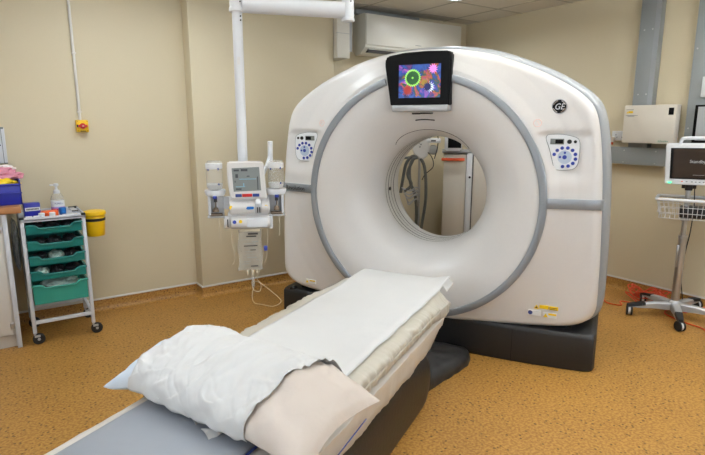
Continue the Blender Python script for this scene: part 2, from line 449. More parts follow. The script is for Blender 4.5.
def ringstrip(secs, off_r=0., NA=240, r_from=None, a0=0., a1=2*math.pi, zc=None):
    """secs: list of (radius function or value, depth)"""
    mb = MB(); vs = []; fs = []; k = len(secs); zc = ZC if zc is None else zc; full = abs(a1-a0-2*math.pi) < 1e-6; N = NA if full else NA+1
    for i in range(N):
        a = a0+(a1-a0)*i/NA
        for rf, d in secs:
            r = rf(a) if callable(rf) else rf
            vs.append((r*math.cos(a), d, zc+r*math.sin(a)))
    for i in range(NA):
        j = (i+1) % N
        for q in range(k-1): fs.append((i*k+q, j*k+q, j*k+q+1, i*k+q+1))
    if not full:
        fs.append(tuple(range(k))); fs.append(tuple((N-1)*k+q for q in range(k)))
    return mb.add(vs, fs)
# body behind the front cover
ringstrip([(lambda a: Rout(a)-.014, .02), (lambda a: Rout(a)-.014, .15)]).build('seam', 'gap', gan)
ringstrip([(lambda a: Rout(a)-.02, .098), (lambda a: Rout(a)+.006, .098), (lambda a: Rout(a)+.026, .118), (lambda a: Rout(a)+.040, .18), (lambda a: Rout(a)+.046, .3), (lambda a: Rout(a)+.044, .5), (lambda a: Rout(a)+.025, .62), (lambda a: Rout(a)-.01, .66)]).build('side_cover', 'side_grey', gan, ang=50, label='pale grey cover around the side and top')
ringstrip([(lambda a: Rout(a)-.01, .64), (lambda a: Rout(a)-.03, .84), (lambda a: Rout(a)-.09, .93), (lambda a: Rout(a)-.2, .96), (.66, .96), (.56, .9), (.46, .72), (.41, .53), (.40, .53)]).build('rear_cover', 'white', gan, ang=50)
# bore tunnel with dark joint lines
tun = ringstrip([(RB, .265), (RB, .525), (.41, .535)]).build('bore_tunnel', 'liner', gan, ang=50)
for d, w_ in ((.285, .006), (.335, .009), (.39, .005), (.44, .009)):
    ringstrip([(RB-.0012, d), (RB-.0012, d+w_)]).build('joint_line', 'gap', tun)
MB().cyl((-.388, .36, ZC-.02), (-.380, .36, ZC-.02), .014).build('laser_port', 'black', tun)
# grey ring trim, open at the display
ra = .17
rs = [(.784, -.080), (.788, -.100), (.797, -.105), (.824, -.105), (.833, -.100), (.837, -.070)]
rt = ringstrip(rs, a0=R(90)+.30, a1=R(90)+2*math.pi-.24, NA=260, zc=RZ).build('ring_trim', 'grey_band', gan, ang=40)
# groove arc above the bore (engraved line)
mb = MB(); pts = [(.455*math.cos(a)*.78+.0, dish(.47)-.002, ZC+.455*math.sin(a)) for a in [R(90)+R(55)*(-1+2*i/30) for i in range(31)]]
pts = []
for i in range(41):
    a = R(88)+R(40)*(-1+2*i/40); r = .440-.02*abs(-1+2*i/40)**6
    pts.append((r*math.cos(a), dish(r)-.0005, ZC+r*math.sin(a)))
mb.tube(pts, .0022, n=6, smooth=False).build('bore_groove', 'ink', gan)
# seam bands left and right
for s in (-1, 1):
    poly = []
    def bd(u): return dish(abs(u))-.01
    us = [.834, .88, .92, .98, 1.04, 1.09, 1.112]
    mb = MB(); vs = []; fs = []
    for u in us+[1.132, 1.142]:
        rr = math.hypot(u, 0); d = dish(rr)-.012+(0 if u < 1.1 else (.012 if u < 1.14 else .05))
        for z, dd in ((1.043, .02), (1.043, 0), (1.05, -.004), (1.098, -.004), (1.105, 0), (1.105, .02)): vs.append((s*u, d+dd, z))
    n = 6
    for i in range(len(us)+1):
        for k in range(n-1): fs.append((i*n+k, i*n+k+1, (i+1)*n+k+1, (i+1)*n+k))
    fs.append(tuple(range(n))); fs.append(tuple((len(us)+1)*n+k for k in range(n)))
    band = mb.add(vs, fs).build('seam_band', 'grey_band', gan, ang=30)
    if s < 0: text('lettering', 'Revolution', .050, 'ink', band, (-.985, dish(.985)-.026, 1.072), rot=(R(90), 0, -.20), sx=.88, label='lettering reading Revolution')
# display unit
dsp = MB()
def dispd(u, z): return -.135+.03*(z-1.8)**2
poly = [(-.190, 1.665), (-.212, 1.80), (-.234, 1.93), (-.230, 1.970), (-.212, 1.986), (-.1, 2.002), (.05, 2.006), (.195, 2.000), (.212, 1.99), (.216, 1.93), (.214, 1.80), (.208, 1.665)]
bmx = bmesh.new(); vv = [bmx.verts.new((u, -.128, z)) for u, z in poly]; f0 = bmx.faces.new(vv)
ex = bmesh.ops.extrude_face_region(bmx, geom=[f0]); bmesh.ops.translate(bmx, vec=(0, .16, 0), verts=[v for v in ex['geom'] if isinstance(v, bmesh.types.BMVert)])
bmesh.ops.recalc_face_normals(bmx, faces=bmx.faces)
bmesh.ops.bevel(bmx, geom=bmx.edges[:], offset=.008, segments=3, affect='EDGES')
dd_ = MB().bm(bmx).build('display', 'gblack', gan); bmx.free()
sc_ = box(-.132, .150, -.1305, -.12, 1.717, 1.925).build('screen', 'screen', dd_, smooth=False, label='screen showing a colourful pattern with a green cogged disc')
# generic green cogged disc on the picture
def cog(cx, cz, r0, r1, n, y, name, m_, par):
    pl = []
    for i in range(n*2):
        a = math.pi*i/n; r = r1 if i % 2 else r0
        pl.append((cx+r*math.cos(a), cz+r*math.sin(a)))
    return MB().prism(pl, y, y+.0006).build(name, m_, par, smooth=False)
M['cogl'] = mat('screen_lime', (150, 220, 90), .4, emit=.5); M['cogd'] = mat('screen_green', (20, 80, 30), .4, emit=.3); M['cogw'] = mat('screen_pale', (210, 230, 250), .4, emit=.6); M['cogr'] = mat('screen_red', (150, 40, 34), .4, emit=.4); M['cogn'] = mat('screen_navy', (16, 24, 90), .4, emit=.3); M['cogo'] = mat('screen_olive', (150, 120, 40), .4, emit=.4); M['cogp'] = mat('screen_pink', (235, 130, 215), .4, emit=.6)
cog(-.036, 1.842, .047, .058, 26, -.1312, 'screen_picture', 'cogl', sc_)
cog(-.036, 1.842, .040, .046, 22, -.1320, 'screen_picture', 'cogd', sc_)
cog(-.036, 1.842, .004, .010, 9, -.1328, 'screen_picture', 'cogl', sc_)
cog(.078, 1.782, .020, .036, 14, -.1312, 'screen_picture', 'cogw', sc_); cog(.066, 1.784, .020, .034, 14, -.1318, 'screen_picture', 'cogn', sc_); cog(.045, 1.81, .016, .03, 14, -.1315, 'screen_picture', 'cogo', sc_); cog(.10, 1.895, .018, .034, 12, -.1312, 'screen_picture', 'cogp', sc_)
cog(-.07, 1.765, .022, .038, 16, -.1312, 'screen_picture', 'cogr', sc_)
box(-.182, .204, -.131, -.05, 1.630, 1.672, bev=.008).build('display_chin', 'alu', dd_, label='pale grey chin strip')
mb = MB().box(-.05, .0, -.096, -.06, 1.612, 1.622, bev=.003).box(.005, .085, -.096, -.06, 1.614, 1.624, bev=.003); mb.build('sensor_slot', 'ink', gan)
mb = MB().tube([(-.025, -.0885, 1.574), (.035, -.0885, 1.579), (.105, -.0885, 1.574)], .004, n=6).build('sensor_slot', 'ink', gan)
# tapered raised apron between display and bore
# control panels
def panel(s):
    sx = s
    P = [(-.10, .115), (-.02, .118), (.06, .10), (.082, .07), (.085, 0), (.078, -.06), (.05, -.088), (-.02, -.095), (-.05, -.085), (-.065, -.04), (-.085, .03), (-.108, .09)]
    pl = catmull(P+[P[0]], 4)[:-1]
    cu, cz = s*.905, 1.372
    d = frontd(s*.905, 1.372)-.008
    poly = [(cu+s*a, cz+b) for a, b in pl]
    p = MB().prism(poly, d-.014, d+.03)
    p = p.build('control_panel', 'panelwhite', gan, ang=50)
    edge = [(cu+s*a*1.0, d-.0135, cz+b*1.0) for a, b in pl]
    MB().tube(edge+[edge[0]], .0018, n=5, smooth=False).build('panel_edge', 'greytext', p)
    l = MB().box(cu+s*-.083, cu+s*-.005, d-.017, d-.01, cz+.058, cz+.092, bev=.002); l.build('readout', 'lcd', p)
    MB().box(cu+s*-.055, cu+s*-.01, d-.018, d-.01, cz+.063, cz+.087, bev=.002).build('readout_window', 'gblack', p)
    for a, r in ((.025, .013), (.057, .009)):
        MB().cyl((cu+s*a, d-.01, cz+.075), (cu+s*a, d-.021, cz+.075), r, bev=.002).build('knob', 'black', p)
    cx, cc = cu+s*.004, cz-.017
    MB().cyl((cx, d-.01, cc), (cx, d-.0155, cc), .040, n=28).build('key_pad', 'lbtn', p)
    MB().cyl((cx, d-.01, cc), (cx, d-.019, cc), .0125, bev=.002).build('button', 'btn', p)
    MB().cyl((cx, d-.01, cc+.026), (cx, d-.018, cc+.026), .007).build('button', 'btn', p)
    MB().cyl((cx-.026, d-.01, cc), (cx-.026, d-.018, cc), .007).build('button', 'btn', p)
    for k in range(10):
        a = R(164-k*29)
        x, z = cx+.062*math.cos(a), cc+.056*math.sin(a)
        MB().cyl((x, d-.01, z), (x, d-.019, z), .0105, n=14, bev=.002).build('button', 'btn', p)
panel(1); panel(-1)
# round badge
lx, lz = .858, 1.652; ld = frontd(lx, lz)
bd_ = MB().cyl((lx, ld+.01, lz), (lx, ld-.006, lz), .045, n=36, bev=.002).build('badge', 'alu', gan, label='round silver and black badge')
MB().cyl((lx, ld-.004, lz), (lx, ld-.0075, lz), .039, n=36).build('badge_face', 'gblack', bd_)
text('badge_lettering', 'GE', .050, 'silver', bd_, (lx, ld-.0085, lz-.002), sx=.9, shear=.25, label='silver script initials')
for k in range(4):
    a = R(45+90*k); pts = [(lx+.034*math.cos(a+t), ld-.008, lz+.034*math.sin(a+t)*1.0) for t in (-.5, -.3, 0, .3, .5)]
    pts[2] = (lx+.036*math.cos(a), ld-.008, lz+.029*math.sin(a))
    MB().tube(pts, .002, n=6).build('badge_flourish', 'chrome', bd_)
for s in (-1, 1):   # faint pink round marks
    lx, lz = s*.745, 1.556; r = math.hypot(lx, lz-ZC); ld = dish(r)
    mb = MB()
    mb.tube([(lx+.022*math.cos(t*math.pi/10), dish(math.hypot(lx+.022*math.cos(t*math.pi/10), lz+.022*math.sin(t*math.pi/10)-ZC))-.0003, lz+.022*math.sin(t*math.pi/10)) for t in range(21)], .002, n=6, smooth=False)
    mb.tube([(lx-.01, ld-.0005, lz-.01), (lx, ld-.0005, lz+.012), (lx+.01, ld-.0005, lz-.01)], .0018, n=6, smooth=False)
    mb.build('laser_aperture_mark', 'pinkmark', gan, label='faint pink round mark')
# warning stickers
def sticker(u0, u1, z0, z1, m_, lab=None):
    d = min(frontd(u0, z0), frontd(u1, z1), frontd(u0, z1), frontd(u1, z0))-.006
    return box(u0, u1, d, d+.02, z0, z1).build('warning_sticker', m_, gan, smooth=False, label=lab or 'small printed warning sticker')
def tri(par, u, z, h, d, m_):
    MB().prism([(u-h*.58, z-h/2), (u+h*.58, z-h/2), (u, z+h/2)], d-.0008, d).build('warning_triangle', m_, par, smooth=False)
a = sticker(.825, .880, .388, .410, 'warnyellow', 'yellow warning sticker'); b = sticker(.885, .938, .385, .408, 'warnyellow', 'yellow warning sticker')
d = frontd(.8, .39)-.009
tri(a, .808, .398, .028, d, 'warnyellow'); tri(a, .808, .396, .012, d-.001, 'ink')
for i in range(2): box(.889, .932, d+.0, d+.002, .391+i*.009, .394+i*.009).build('print', 'ink', b, smooth=False)
a = sticker(.757, .835, .338, .370, 'panelwhite'); b = sticker(.850, .932, .332, .364, 'panelwhite')
box(.790, .833, frontd(.8, .35)-.010, frontd(.8, .35), .356, .368).build('print', 'warnyellow', a, smooth=False)
MB().cyl((.772, frontd(.77, .35)-.010, .354), (.772, frontd(.77, .35), .354), .014).build('print', 'navy', a)
box(.882, .930, frontd(.88, .35)-.010, frontd(.88, .35), .350, .362).build('print', 'warnyellow', b, smooth=False)
tri(b, .866, .347, .026, frontd(.86, .35)-.010, 'warnyellow')
for i in range(3): box(.794, .831, frontd(.8, .35)-.010, frontd(.8, .35), .341+i*.0045, .343+i*.0045).build('print', 'greytext', a, smooth=False)
a = sticker(-.93, -.84, .318, .350, 'panelwhite')
tri(a, -.915, .335, .024, frontd(-.9, .33)-.011, 'warnyellow'); box(-.893, -.845, frontd(-.87, .33)-.011, frontd(-.87, .33), .337, .347).build('print', 'warnyellow', a, smooth=False)
# base
def gbase():
    mb = MB(); foot = []
    for t in range(0, 21):
        u = -1.12+2.24*t/20
        foot.append((u, -.02-.045*(1-(u/1.12)**4)))
    P = [(1.16, -.005), (1.172, .05), (1.165, .7), (1.12, .76), (-1.12, .76), (-1.165, .7), (-1.172, .05), (-1.16, -.005)]
    poly = foot+P; n = len(poly); vs = []; fs = []
    lv = [(0, .985, .0), (.012, 1, 0), (.215, 1, 0), (.235, .993, .01), (.246, .975, .03)]
    for z, sc, dy in lv:
        for u, d in poly: vs.append((u*sc, (d-.35)*sc+.35, z))
    for k in range(len(lv)-1):
        for i in range(n): fs.append((k*n+i, k*n+(i+1) % n, (k+1)*n+(i+1) % n, (k+1)*n+i))
    fs.append(tuple(range(n))); fs.append(tuple((len(lv)-1)*n+i for i in range(n)))
    return mb.add(vs, fs)
bs = gbase().build('base_plinth', 'base', gan, ang=40)
box(.667, .672, -.0625, -.02, .012, .225).build('panel_gap', 'gap', bs, smooth=False)
box(-1.02, 1.02, .05, .7, .24, .5).build('plinth_recess', 'gap', gan, smooth=False)
MB().cyl((-1.07, -.02, .235), (-1.07, .03, .235), .028, n=20, bev=.004).build('levelling_knob', 'black', gan)

# ------------------------------------------------------------------ patient table (same axes as the gantry)
TOFF = Vector((.02, -1.8, 0))
tb = thing('patient_table', 'long scanner couch with cream cushion, grey pad and black pedestal', 'patient table', gw(.02, -1.8), GRZ)
def TM(): m_ = MB(); m_.off = TOFF; return m_
def loft(prof, stations, mb=None):
    """prof: closed (u,z) list; stations: list of (d, fn(u,z)->(u,z))"""
    mb = mb or TM(); vs = []; fs = []; n = len(prof)
    for d, fn in stations:
        for i, (u, z) in enumerate(prof):
            r = fn(u, z, i); vs.append((r[0], d+(r[2] if len(r) > 2 else 0), r[1]))
    for k in range(len(stations)-1):
        for i in range(n): fs.append((k*n+i, k*n+(i+1) % n, (k+1)*n+(i+1) % n, (k+1)*n+i))
    fs.append(tuple(range(n))); fs.append(tuple((len(stations)-1)*n+i for i in range(n)))
    return mb.add(vs, fs)
def nz(*p): return noise.noise(Vector(p))
# cradle shell / draped plastic cover on the sides
cr = [(.30, .545), (.345, .545), (.375, .535), (.392, .515), (.392, .48), (.385, .43), (.378, .38), (.37, .335), (.355, .325), (.33, .33), (-.29, .33), (-.315, .325), (-.33, .335), (-.338, .38), (-.345, .43), (-.352, .48), (-.352, .515), (-.335, .535), (-.305, .545), (-.26, .545)]
st = []
ND = 120
for k in range(ND+1):
    d = -3.15+(3.15-.60)*k/ND
    e = max(0, (d+.72)/.12)
    def fn(u, z, i, d=d, e=e):
        sh = 1-.10*e*e
        low = (z < .45)
        du = (.006*nz(d*9, z*7, 1)+.004*nz(d*26, z*9, 4))*(1.4 if low else .7)
        kz = 1-.62*smooth01((d+2.16)/.06)
        z = z if z < .45 else .45+(z-.45)*kz
        zz = z+(.012*nz(d*5, 3, u)+.075*smooth01((d+1.0)/.38) if low and z < .4 else 0)
        return (.02+(u-.02)*sh+du*(1 if u > 0 else -1), .45+(zz-.45)*(1-.12*e*e))
    st.append((d, fn))
cradle = loft(cr, st).build('cradle_cover', 'cover', tb, ang=50, label='white plastic sheet covering the cradle sides')
# mattress
mp = []
for i in range(48):
    a = 2*math.pi*i/48; ca, sa = math.cos(a), math.sin(a)
    u = .02+.372*(abs(ca)**.40)*(1 if ca > 0 else -1); z = .538+.061*(abs(sa)**.5)*(1 if sa > 0 else -1)
    mp.append((u, z))
st = []
ND = 260
for k in range(ND+1):
    d = -2.12+(2.12-.52)*k/ND
    e = max(0, (d+.62)/.10); e0 = max(0, (-2.06-d)/.06)
    s = math.sqrt(max(0, 1-min(1, e)**2*.98))*math.sqrt(max(0, 1-min(1, e0)**2*.9))
    def fn(u, z, i, d=d, s=s, e=e):
        side = smooth01((abs(u-.02)-.30)/.05)
        wr = .014*nz(d*20+z*9, z*6, 2)*side+.008*nz(d*46+z*14, z*10, 5)*side
        sg = 1 if u > .02 else -1
        return (.02+(u-.02)*(.9+.1*s)+wr*sg, .53+(z-.53)*max(.12, s)-.0*e+.002*nz(u*8, d*6, 1)*s-.042*side*smooth01((d+.95)/.35))
    st.append((d, fn))
mt = loft(mp, st).build('mattress', 'vinyl', tb, ang=70)
pts = [(.396+.006*nz(k*.7, 0, 0), -2.1+k*.06, .545+.004*nz(k*.5, 2, 0)) for k in range(25)]
TM().tube(pts, .004, n=6).build('piping', 'vinyl', mt)
# grey pad on the near end
pp_ = []
for i in range(40):
    a = 2*math.pi*i/40; ca, sa = math.cos(a), math.sin(a)
    pp_.append((-.018+.262*(abs(ca)**.3)*(1 if ca > 0 else -1), .545+.02*(abs(sa)**.5)*(1 if sa > 0 else -1)))
st = []
for k in range(61):
    d = -3.12+1.1*k/60
    def fn(u, z, i, d=d): return (u, z+.0015*nz(u*6, d*5, 7))
    st.append((d, fn))
loft(pp_, st).build('foot_pad', 'pad', tb, ang=60, label='smooth blue grey pad')
TM().tube([(.250, -3.1, .551), (.25, -2.6, .552), (.252, -2.2, .553)], .0045, n=8).build('pad_piping', 'navy', tb, label='dark blue edge line')
TM().tube([(.400, -3.1, .39), (.398, -2.5, .392), (.396, -2.1, .395), (.394, -1.75, .41)], .0028, n=6).build('sheet_seam', 'navy', cradle, label='blue seam line')
# pedestal
bp = [(-.29, .33), (-.325, .27), (-.335, .18), (-.315, .03), (-.30, 0), (.34, 0), (.352, .03), (.366, .12), (.370, .2), (.362, .27), (.34, .325), (.30, .35), (-.27, .35)]
st = []
for k in range(61):
    d = -2.95+(2.95-.725)*k/60; e = max(0, (d+.93)/.205); e2 = max(0, (d+1.15)/.425)
    def fn(u, z, i, e=e, d=d, e2=e2):
        s = math.sqrt(max(0, 1-min(e, 1)**3*.36)); return (.02+(u-.02)*s, z*(1-.24*min(e2, 1)**2.5 if z > .1 else 1))
    st.append((d, fn))
loft(bp, st).build('pedestal', 'tblack', tb, ang=45, label='black leather-look pedestal')
# rear shroud lying on the floor up to the gantry
vs = []; fs = []
foot = [(.30, -.80), (.31, -.70), (.335, -.60), (.37, -.48), (.41, -.35), (.43, -.24), (.425, -.16), (.39, -.09), (.30, -.082), (0, -.082), (-.25, -.082), (-.33, -.14), (-.36, -.3), (-.34, -.5), (-.31, -.8)]
foot = catmull(foot+[foot[0]], 4)[:-1]
n = len(foot); cx_, cy_ = .04, -.45; lv = [(1, 0), (1.0, .022), (.985, .044), (.93, .062), (.84, .076), (.7, .086), (.5, .092), (.2, .095)]
for s, z in lv:
    for u, d in foot:
        uu, dd = cx_+(u-cx_)*s, cy_+(d-cy_)*s
        vs.append((uu+.008*nz(uu*18, dd*18, z*20), dd+.008*nz(uu*18, dd*18, 5)-.006, max(0, z+(.012*nz(uu*10, dd*14, 2)+.02*max(0, -.1-dd)*1.6 if z > .05 else 0))))
for k in range(len(lv)-1):
    for i in range(n): fs.append((k*n+i, k*n+(i+1) % n, (k+1)*n+(i+1) % n, (k+1)*n+i))
fs.append(tuple((len(lv)-1)*n+i for i in range(n))); fs.append(tuple(reversed(range(n))))
TM().add(vs, fs).build('floor_shroud', 'bellow', tb, ang=60, label='creased dark grey vinyl shroud on the floor')

# paper sheet over the cushion
def paper():
    mb = MB(); mb.off = TOFF
    NU, NV = 40, 140
    def fn(a, b):
        d = -1.97+(1.97-.385)*b
        ul = -.235+.012*nz(d*3, 1, 0)-.015*smooth01((d+.9)/.5); ur = .332+.014*nz(d*5, 4, 0)
        u = ul+(ur-ul)*a
        z = .6005+.0045+.003*nz(u*5, d*3, 9)+.002*nz(u*14, d*9, 3)
        e = max(0, d+.60)
        z -= .05*e*e*(1-a)
        # raised curled right far corner
        cz = smooth01((a-.80)/.2)*smooth01((d+.62)/.2)
        z += .02*cz
        side = smooth01((a-.93)/.07); z -= .006*side*(1-cz)
        return (u, d, z)
    mb.grid(fn, NU, NV); return mb
pb = paper().build('paper_sheet', 'paper', None, solid=.0016, ang=70)
tag(pb, 'white paper couch roll sheet spread along the cream scanner cushion', 'paper sheet'); top(pb, gw(.02, -1.8), GRZ)
mb = MB(); mb.off = TOFF
mb.grid(lambda a, b: (.30+.048*a+.0*b, -.50+.125*b-.01*a, .618-.055*a*(1-b*.4)+.004*math.sin(b*7)), 8, 16)
cf = mb.build('turned_corner', 'paper', pb, solid=.0014)

# pillow
PU, PD, PA = .018, -2.082, R(-8)
POFF = Vector((.035, -2.05, .6))
def crease(x, y, z): return max(0., 1-abs(nz(x, y, z))*5)**2
def sgp(v, e): return abs(v)**e*(1 if v >= 0 else -1)
def pillow_pt(x, phi, off=0.):
    """x -1..1 along the pillow, phi round its section (0 far edge, 90 top, 180 near edge)"""
    c, s_ = math.cos(phi), math.sin(phi)
    f = max(0, 1-abs(x)**(5.0 if x < 0 else 3.8))**.5
    e = .55+.25*(1-f)
    yy = sgp(c, .62); uz = sgp(s_, .85)
    ux = x*.492*(1-.05*(1-abs(yy)**2))
    uy = yy*.212*(1-.07*(1-abs(x)**4))
    th = (.090 if s_ > 0 else .040)*f
    w_ = .012*nz(ux*7, uy*7, 3)+.034*abs(nz(ux*9+uy*4, uy*24+phi, 8))*smooth01((abs(x)-.35)/.3)+.007*nz(ux*26, uy*10, 1)
    w_ += .010*crease(ux*7+2, uy*13+phi*.8, 3)*smooth01((x-.3)/.3)+.006*crease(ux*11+uy*9, phi*1.2, 9)*smooth01((abs(x)-.3)/.3)
    n_ = f*max(0, s_)
    z = th*uz+w_*n_+off*uz
    uy += off*c; uy += (.006*nz(ux*14, phi*2, 6))*f
    base = .654-.042*smooth01((-yy+.1)/1.0)-.05*smooth01((-x-.6)/.4)-.035*smooth01((x-.65)/.35)
    cc, ss = math.cos(PA), math.sin(PA)
    return (PU+ux*cc-uy*ss, PD+ux*ss+uy*cc, base+z)
def pillow(x0, x1, N):
    mb = MB(); mb.off = POFF; K = 72
    mb.grid(lambda a, b: pillow_pt(x0+(x1-x0)*b, 2*math.pi*a), K, N, closed_u=True); return mb
pil = pillow(-.62, 1., 80).build('pillow', 'pillow', None, ang=80); top(pil, gw(.035, -2.05, .6), GRZ)
tag(pil, 'plump cream pillow in a white paper cover lying across the scanner cushion', 'pillow')
pillow(-1., -.62, 24).build('pillow_end', 'pillow_blue', pil, ang=80, label='pale blue white end of the pillow')
def wrap():
    mb = MB(); mb.off = POFF; NA, NB = 110, 150
    def fn(a, b):
        phi = R(-15)+R(222)*b               # far hem .. over the top .. tucked under the near edge
        xl = -.66+.03*nz(b*6, 1, 2); xr = .70-.17*smooth01((b-.35)/.6)-.05*math.sin(math.pi*b)+.03*nz(b*4, 7, 7)
        x = xl+(xr-xl)*a
        p = Vector(pillow_pt(x, phi, .010))
        k = max(0, math.sin(phi))
        p.z += .010*nz(x*6, b*5, 5)*k+.010*abs(nz(x*9+b*7, b*3, 15))*k+.003*abs(nz(x*18-b*9, b*10, 35))+(.007*crease(x*4+b*3, b*4, 45)-.004*crease(x*7-b*5, b*3, 61))*smooth01((b-.45)/.2)
        p.y += .012*nz(x*8, b*6, 25)*smooth01((b-.6)/.2)
        ed = max(0, (2*a-1-.9)/.1); p.z += .006*ed*k
        return tuple(p)
    mb.grid(fn, NA, NB); return mb
wr = wrap().build('paper_cover', 'paper', pil, solid=.002, ang=80, label='white paper cover wrapped around the middle')

# small tissue corners poking from under the pillow onto the pad
for k, (u, d, s_, rz) in enumerate(((-.01, -2.25, .05, .3), (.09, -2.30, .045, .2))):
    mb = MB()
    mb.grid(lambda a, b: ((a-.5)*s_*1.8*(1-.9*b)+.01*b, -b*s_*.9+.02, .008*math.sin(a*3+b*2)+.004), 8, 8)
    t = mb.build('paper_corner', 'paper', None, solid=.0012); top(t, gw(u, d, .5665), GRZ+rz)
    tag(t, ('folded white paper corner on the grey pad, the one further left' if k == 0 else 'curled white paper corner on the grey pad, nearest the blue line'), 'paper')

# ------------------------------------------------------------------ ceiling hung contrast injector  (local x right, y away from camera)
IX, IY, IRZ = 1.149, 2.771, R(-22.5)
inj = thing('contrast_injector', 'white ceiling hung contrast injector with display and two bottle holders left of the scanner', 'injector', (IX, IY, 0), IRZ)
ci, si = math.cos(-IRZ), math.sin(-IRZ)
def il(x, y, z): dx, dy = x-IX, y-IY; return (dx*ci-dy*si, dx*si+dy*ci, z)
A1 = il(1.700, 2.548, 2.15)
P0 = (.013, .02)
MB().cyl((P0[0], P0[1], 1.33), (P0[0], P0[1], 2.145), .0265, n=28).build('pole', 'white2', inj)
mb = MB().cyl((P0[0], P0[1], 2.135), (P0[0], P0[1], 2.26), .037, n=28, bev=.004).cyl((P0[0], P0[1], 2.128), (P0[0], P0[1], 2.15), .041, n=28, bev=.003)
jn = mb.build('elbow_joint', 'white2', inj)
for z in (2.105, 2.085, 2.175): MB().cyl((P0[0]+.012, P0[1]-.0, z), (P0[0]+.018, P0[1]-.041 if z > 2.13 else P0[1]-.029, z), .004, n=10).build('screw', 'rubber', jn)
MB().box(.004, .02, -.012, -.006, 1.86, 1.90, bev=.002).build('pole_clip', 'white', inj)
MB().cyl((P0[0]+.03, P0[1]+.0, 2.168), (A1[0]-.01, A1[1], 2.158), .0425, n=36).build('swing_arm', 'white2', inj)
mb = MB().cyl((A1[0]+.012, A1[1], 2.105), (A1[0]+.012, A1[1], HC), .033, n=28).cyl((A1[0]+.012, A1[1], 2.10), (A1[0]+.012, A1[1], 2.118), .036, n=28, bev=.003)
dc = mb.build('drop_column', 'white2', inj)
MB().cyl((A1[0]+.012, A1[1], HC-.04), (A1[0]+.012, A1[1], HC), .09, n=36, bev=.005).build('ceiling_flange', 'white2', inj)
for z in (2.2, 2.225): MB().cyl((A1[0]+.018, A1[1]-.02, z), (A1[0]+.022, A1[1]-.036, z), .004, n=10).build('screw', 'rubber', dc)
# display head
def rpoly(P, y0, y1, bev=.006, seg=3):
    b = bmesh.new(); vv = [b.verts.new((x, y0, z)) for x, z in P]; f = b.faces.new(vv)
    ex = bmesh.ops.extrude_face_region(b, geom=[f]); bmesh.ops.translate(b, vec=(0, y1-y0, 0), verts=[v for v in ex['geom'] if isinstance(v, bmesh.types.BMVert)])
    bmesh.ops.recalc_face_normals(b, faces=b.faces)
    if bev: bmesh.ops.bevel(b, geom=b.edges[:], offset=bev, segments=seg, affect='EDGES')
    m_ = MB().bm(b); b.free(); return m_
hd = rpoly([(-.074, 1.34), (-.066, 1.352), (.115, 1.352), (.123, 1.343), (.130, 1.24), (.137, 1.148), (-.058, 1.148), (-.064, 1.17), (-.072, 1.25)], -.075, -.03, .007).build('display_head', 'white', inj)
s_ = rpoly([(-.048, 1.317), (.098, 1.322), (.105, 1.194), (-.042, 1.190)], -.077, -.07, .001, 1).build('screen', 'scr', hd, label='grey green touch screen')
for x0, x1, z0, z1, mm in ((-.038, -.01, 1.30, 1.31, 'scrdark'), (.0, .035, 1.30, 1.312, 'scrdark'), (-.03, -.016, 1.265, 1.285, 'scrdark'), (.03, .045, 1.27, 1.276, 'scrdark'), (-.035, -.03, 1.24, 1.25, 'scrdark'), (-.01, .08, 1.256, 1.259, 'scrline'), (-.03, .02, 1.215, 1.218, 'scrline'), (.01, .015, 1.22, 1.235, 'scrline'), (.085, .09, 1.2, 1.27, 'scrdark'), (-.03, .0, 1.2, 1.208, 'scrdark')):
    box(x0, x1, -.0785, -.0765, z0, z1).build('screen_print', mm, s_, smooth=False)
for x0, x1, mm in ((-.034, .0, 'navy'), (.002, .056, 'red'), (.058, .094, 'navy')):
    box(x0, x1, -.079, -.074, 1.160, 1.177, bev=.002).build('button', mm, hd)
# rounded pump bodies
def barrel(x0, x1, z, r, yc=-.02, nm='pump_body', sx=.8):
    m_ = MB(); pr = [(1e-6, 0), (r*.8, 0), (r*.95, .006), (r, .018), (r, (x1-x0)-.018), (r*.95, (x1-x0)-.006), (r*.8, x1-x0), (1e-6, x1-x0)]
    m_.lathe(pr, (x0, yc, z), 28, Matrix.Rotation(R(90), 4, 'Y') @ Matrix.Diagonal((1, 1.35, 1, 1)))
    return m_.build(nm, 'white', inj)
b1 = barrel(-.070, .150, 1.098, .046)
box(.068, .104, -.10, -.06, 1.07, 1.125, bev=.004).build('pump_slot', 'alu', b1); box(.078, .084, -.104, -.09, 1.075, 1.105).build('pump_slot', 'ink', b1); box(.09, .096, -.104, -.09, 1.075, 1.105).build('pump_slot', 'ink', b1)
MB().cyl((.086, -.065, 1.118), (.086, -.09, 1.138), .018, bev=.004).build('pump_lever', 'white2', b1)
rpoly([(.02, 1.098), (.026, 1.107), (.058, 1.107), (.064, 1.1), (.058, 1.092), (.026, 1.091)], -.0845, -.08, .001).build('button', 'cyan', b1)
for x in (-.06, .128): MB().cyl((x, -.074, 1.104), (x, -.08, 1.104), .010).build('marking', 'warnyellow', b1)
MB().box(-.08, .14, -.05, .03, 1.03, 1.07, bev=.01).build('bridge', 'white', inj)
MB().box(-.07, .135, -.05, .02, 1.125, 1.152, bev=.008).build('neck', 'white', inj)
b2 = barrel(-.066, .152, 1.016, .040, yc=-.03)
MB().cyl((-.101, -.03, 1.016), (-.068, -.03, 1.016), .036, bev=.004).build('end_cap', 'white', b2)
box(-.084, -.078, -.069, -.05, .995, 1.037).build('marking', 'ink', b2)
MB().box(.02, .135, -.088, -.06, .99, 1.042, bev=.008).build('pump_door', 'white2', b2)
MB().cyl((-.045, -.076, 1.024), (-.045, -.086, 1.024), .010).build('button', 'btn', b2); MB().cyl((-.012, -.076, 1.026), (-.012, -.086, 1.026), .009).build('marking', 'warnyellow', b2)
MB().box(.142, .165, -.06, .0, .975, 1.055, bev=.008).build('end_cap', 'white2', b2)
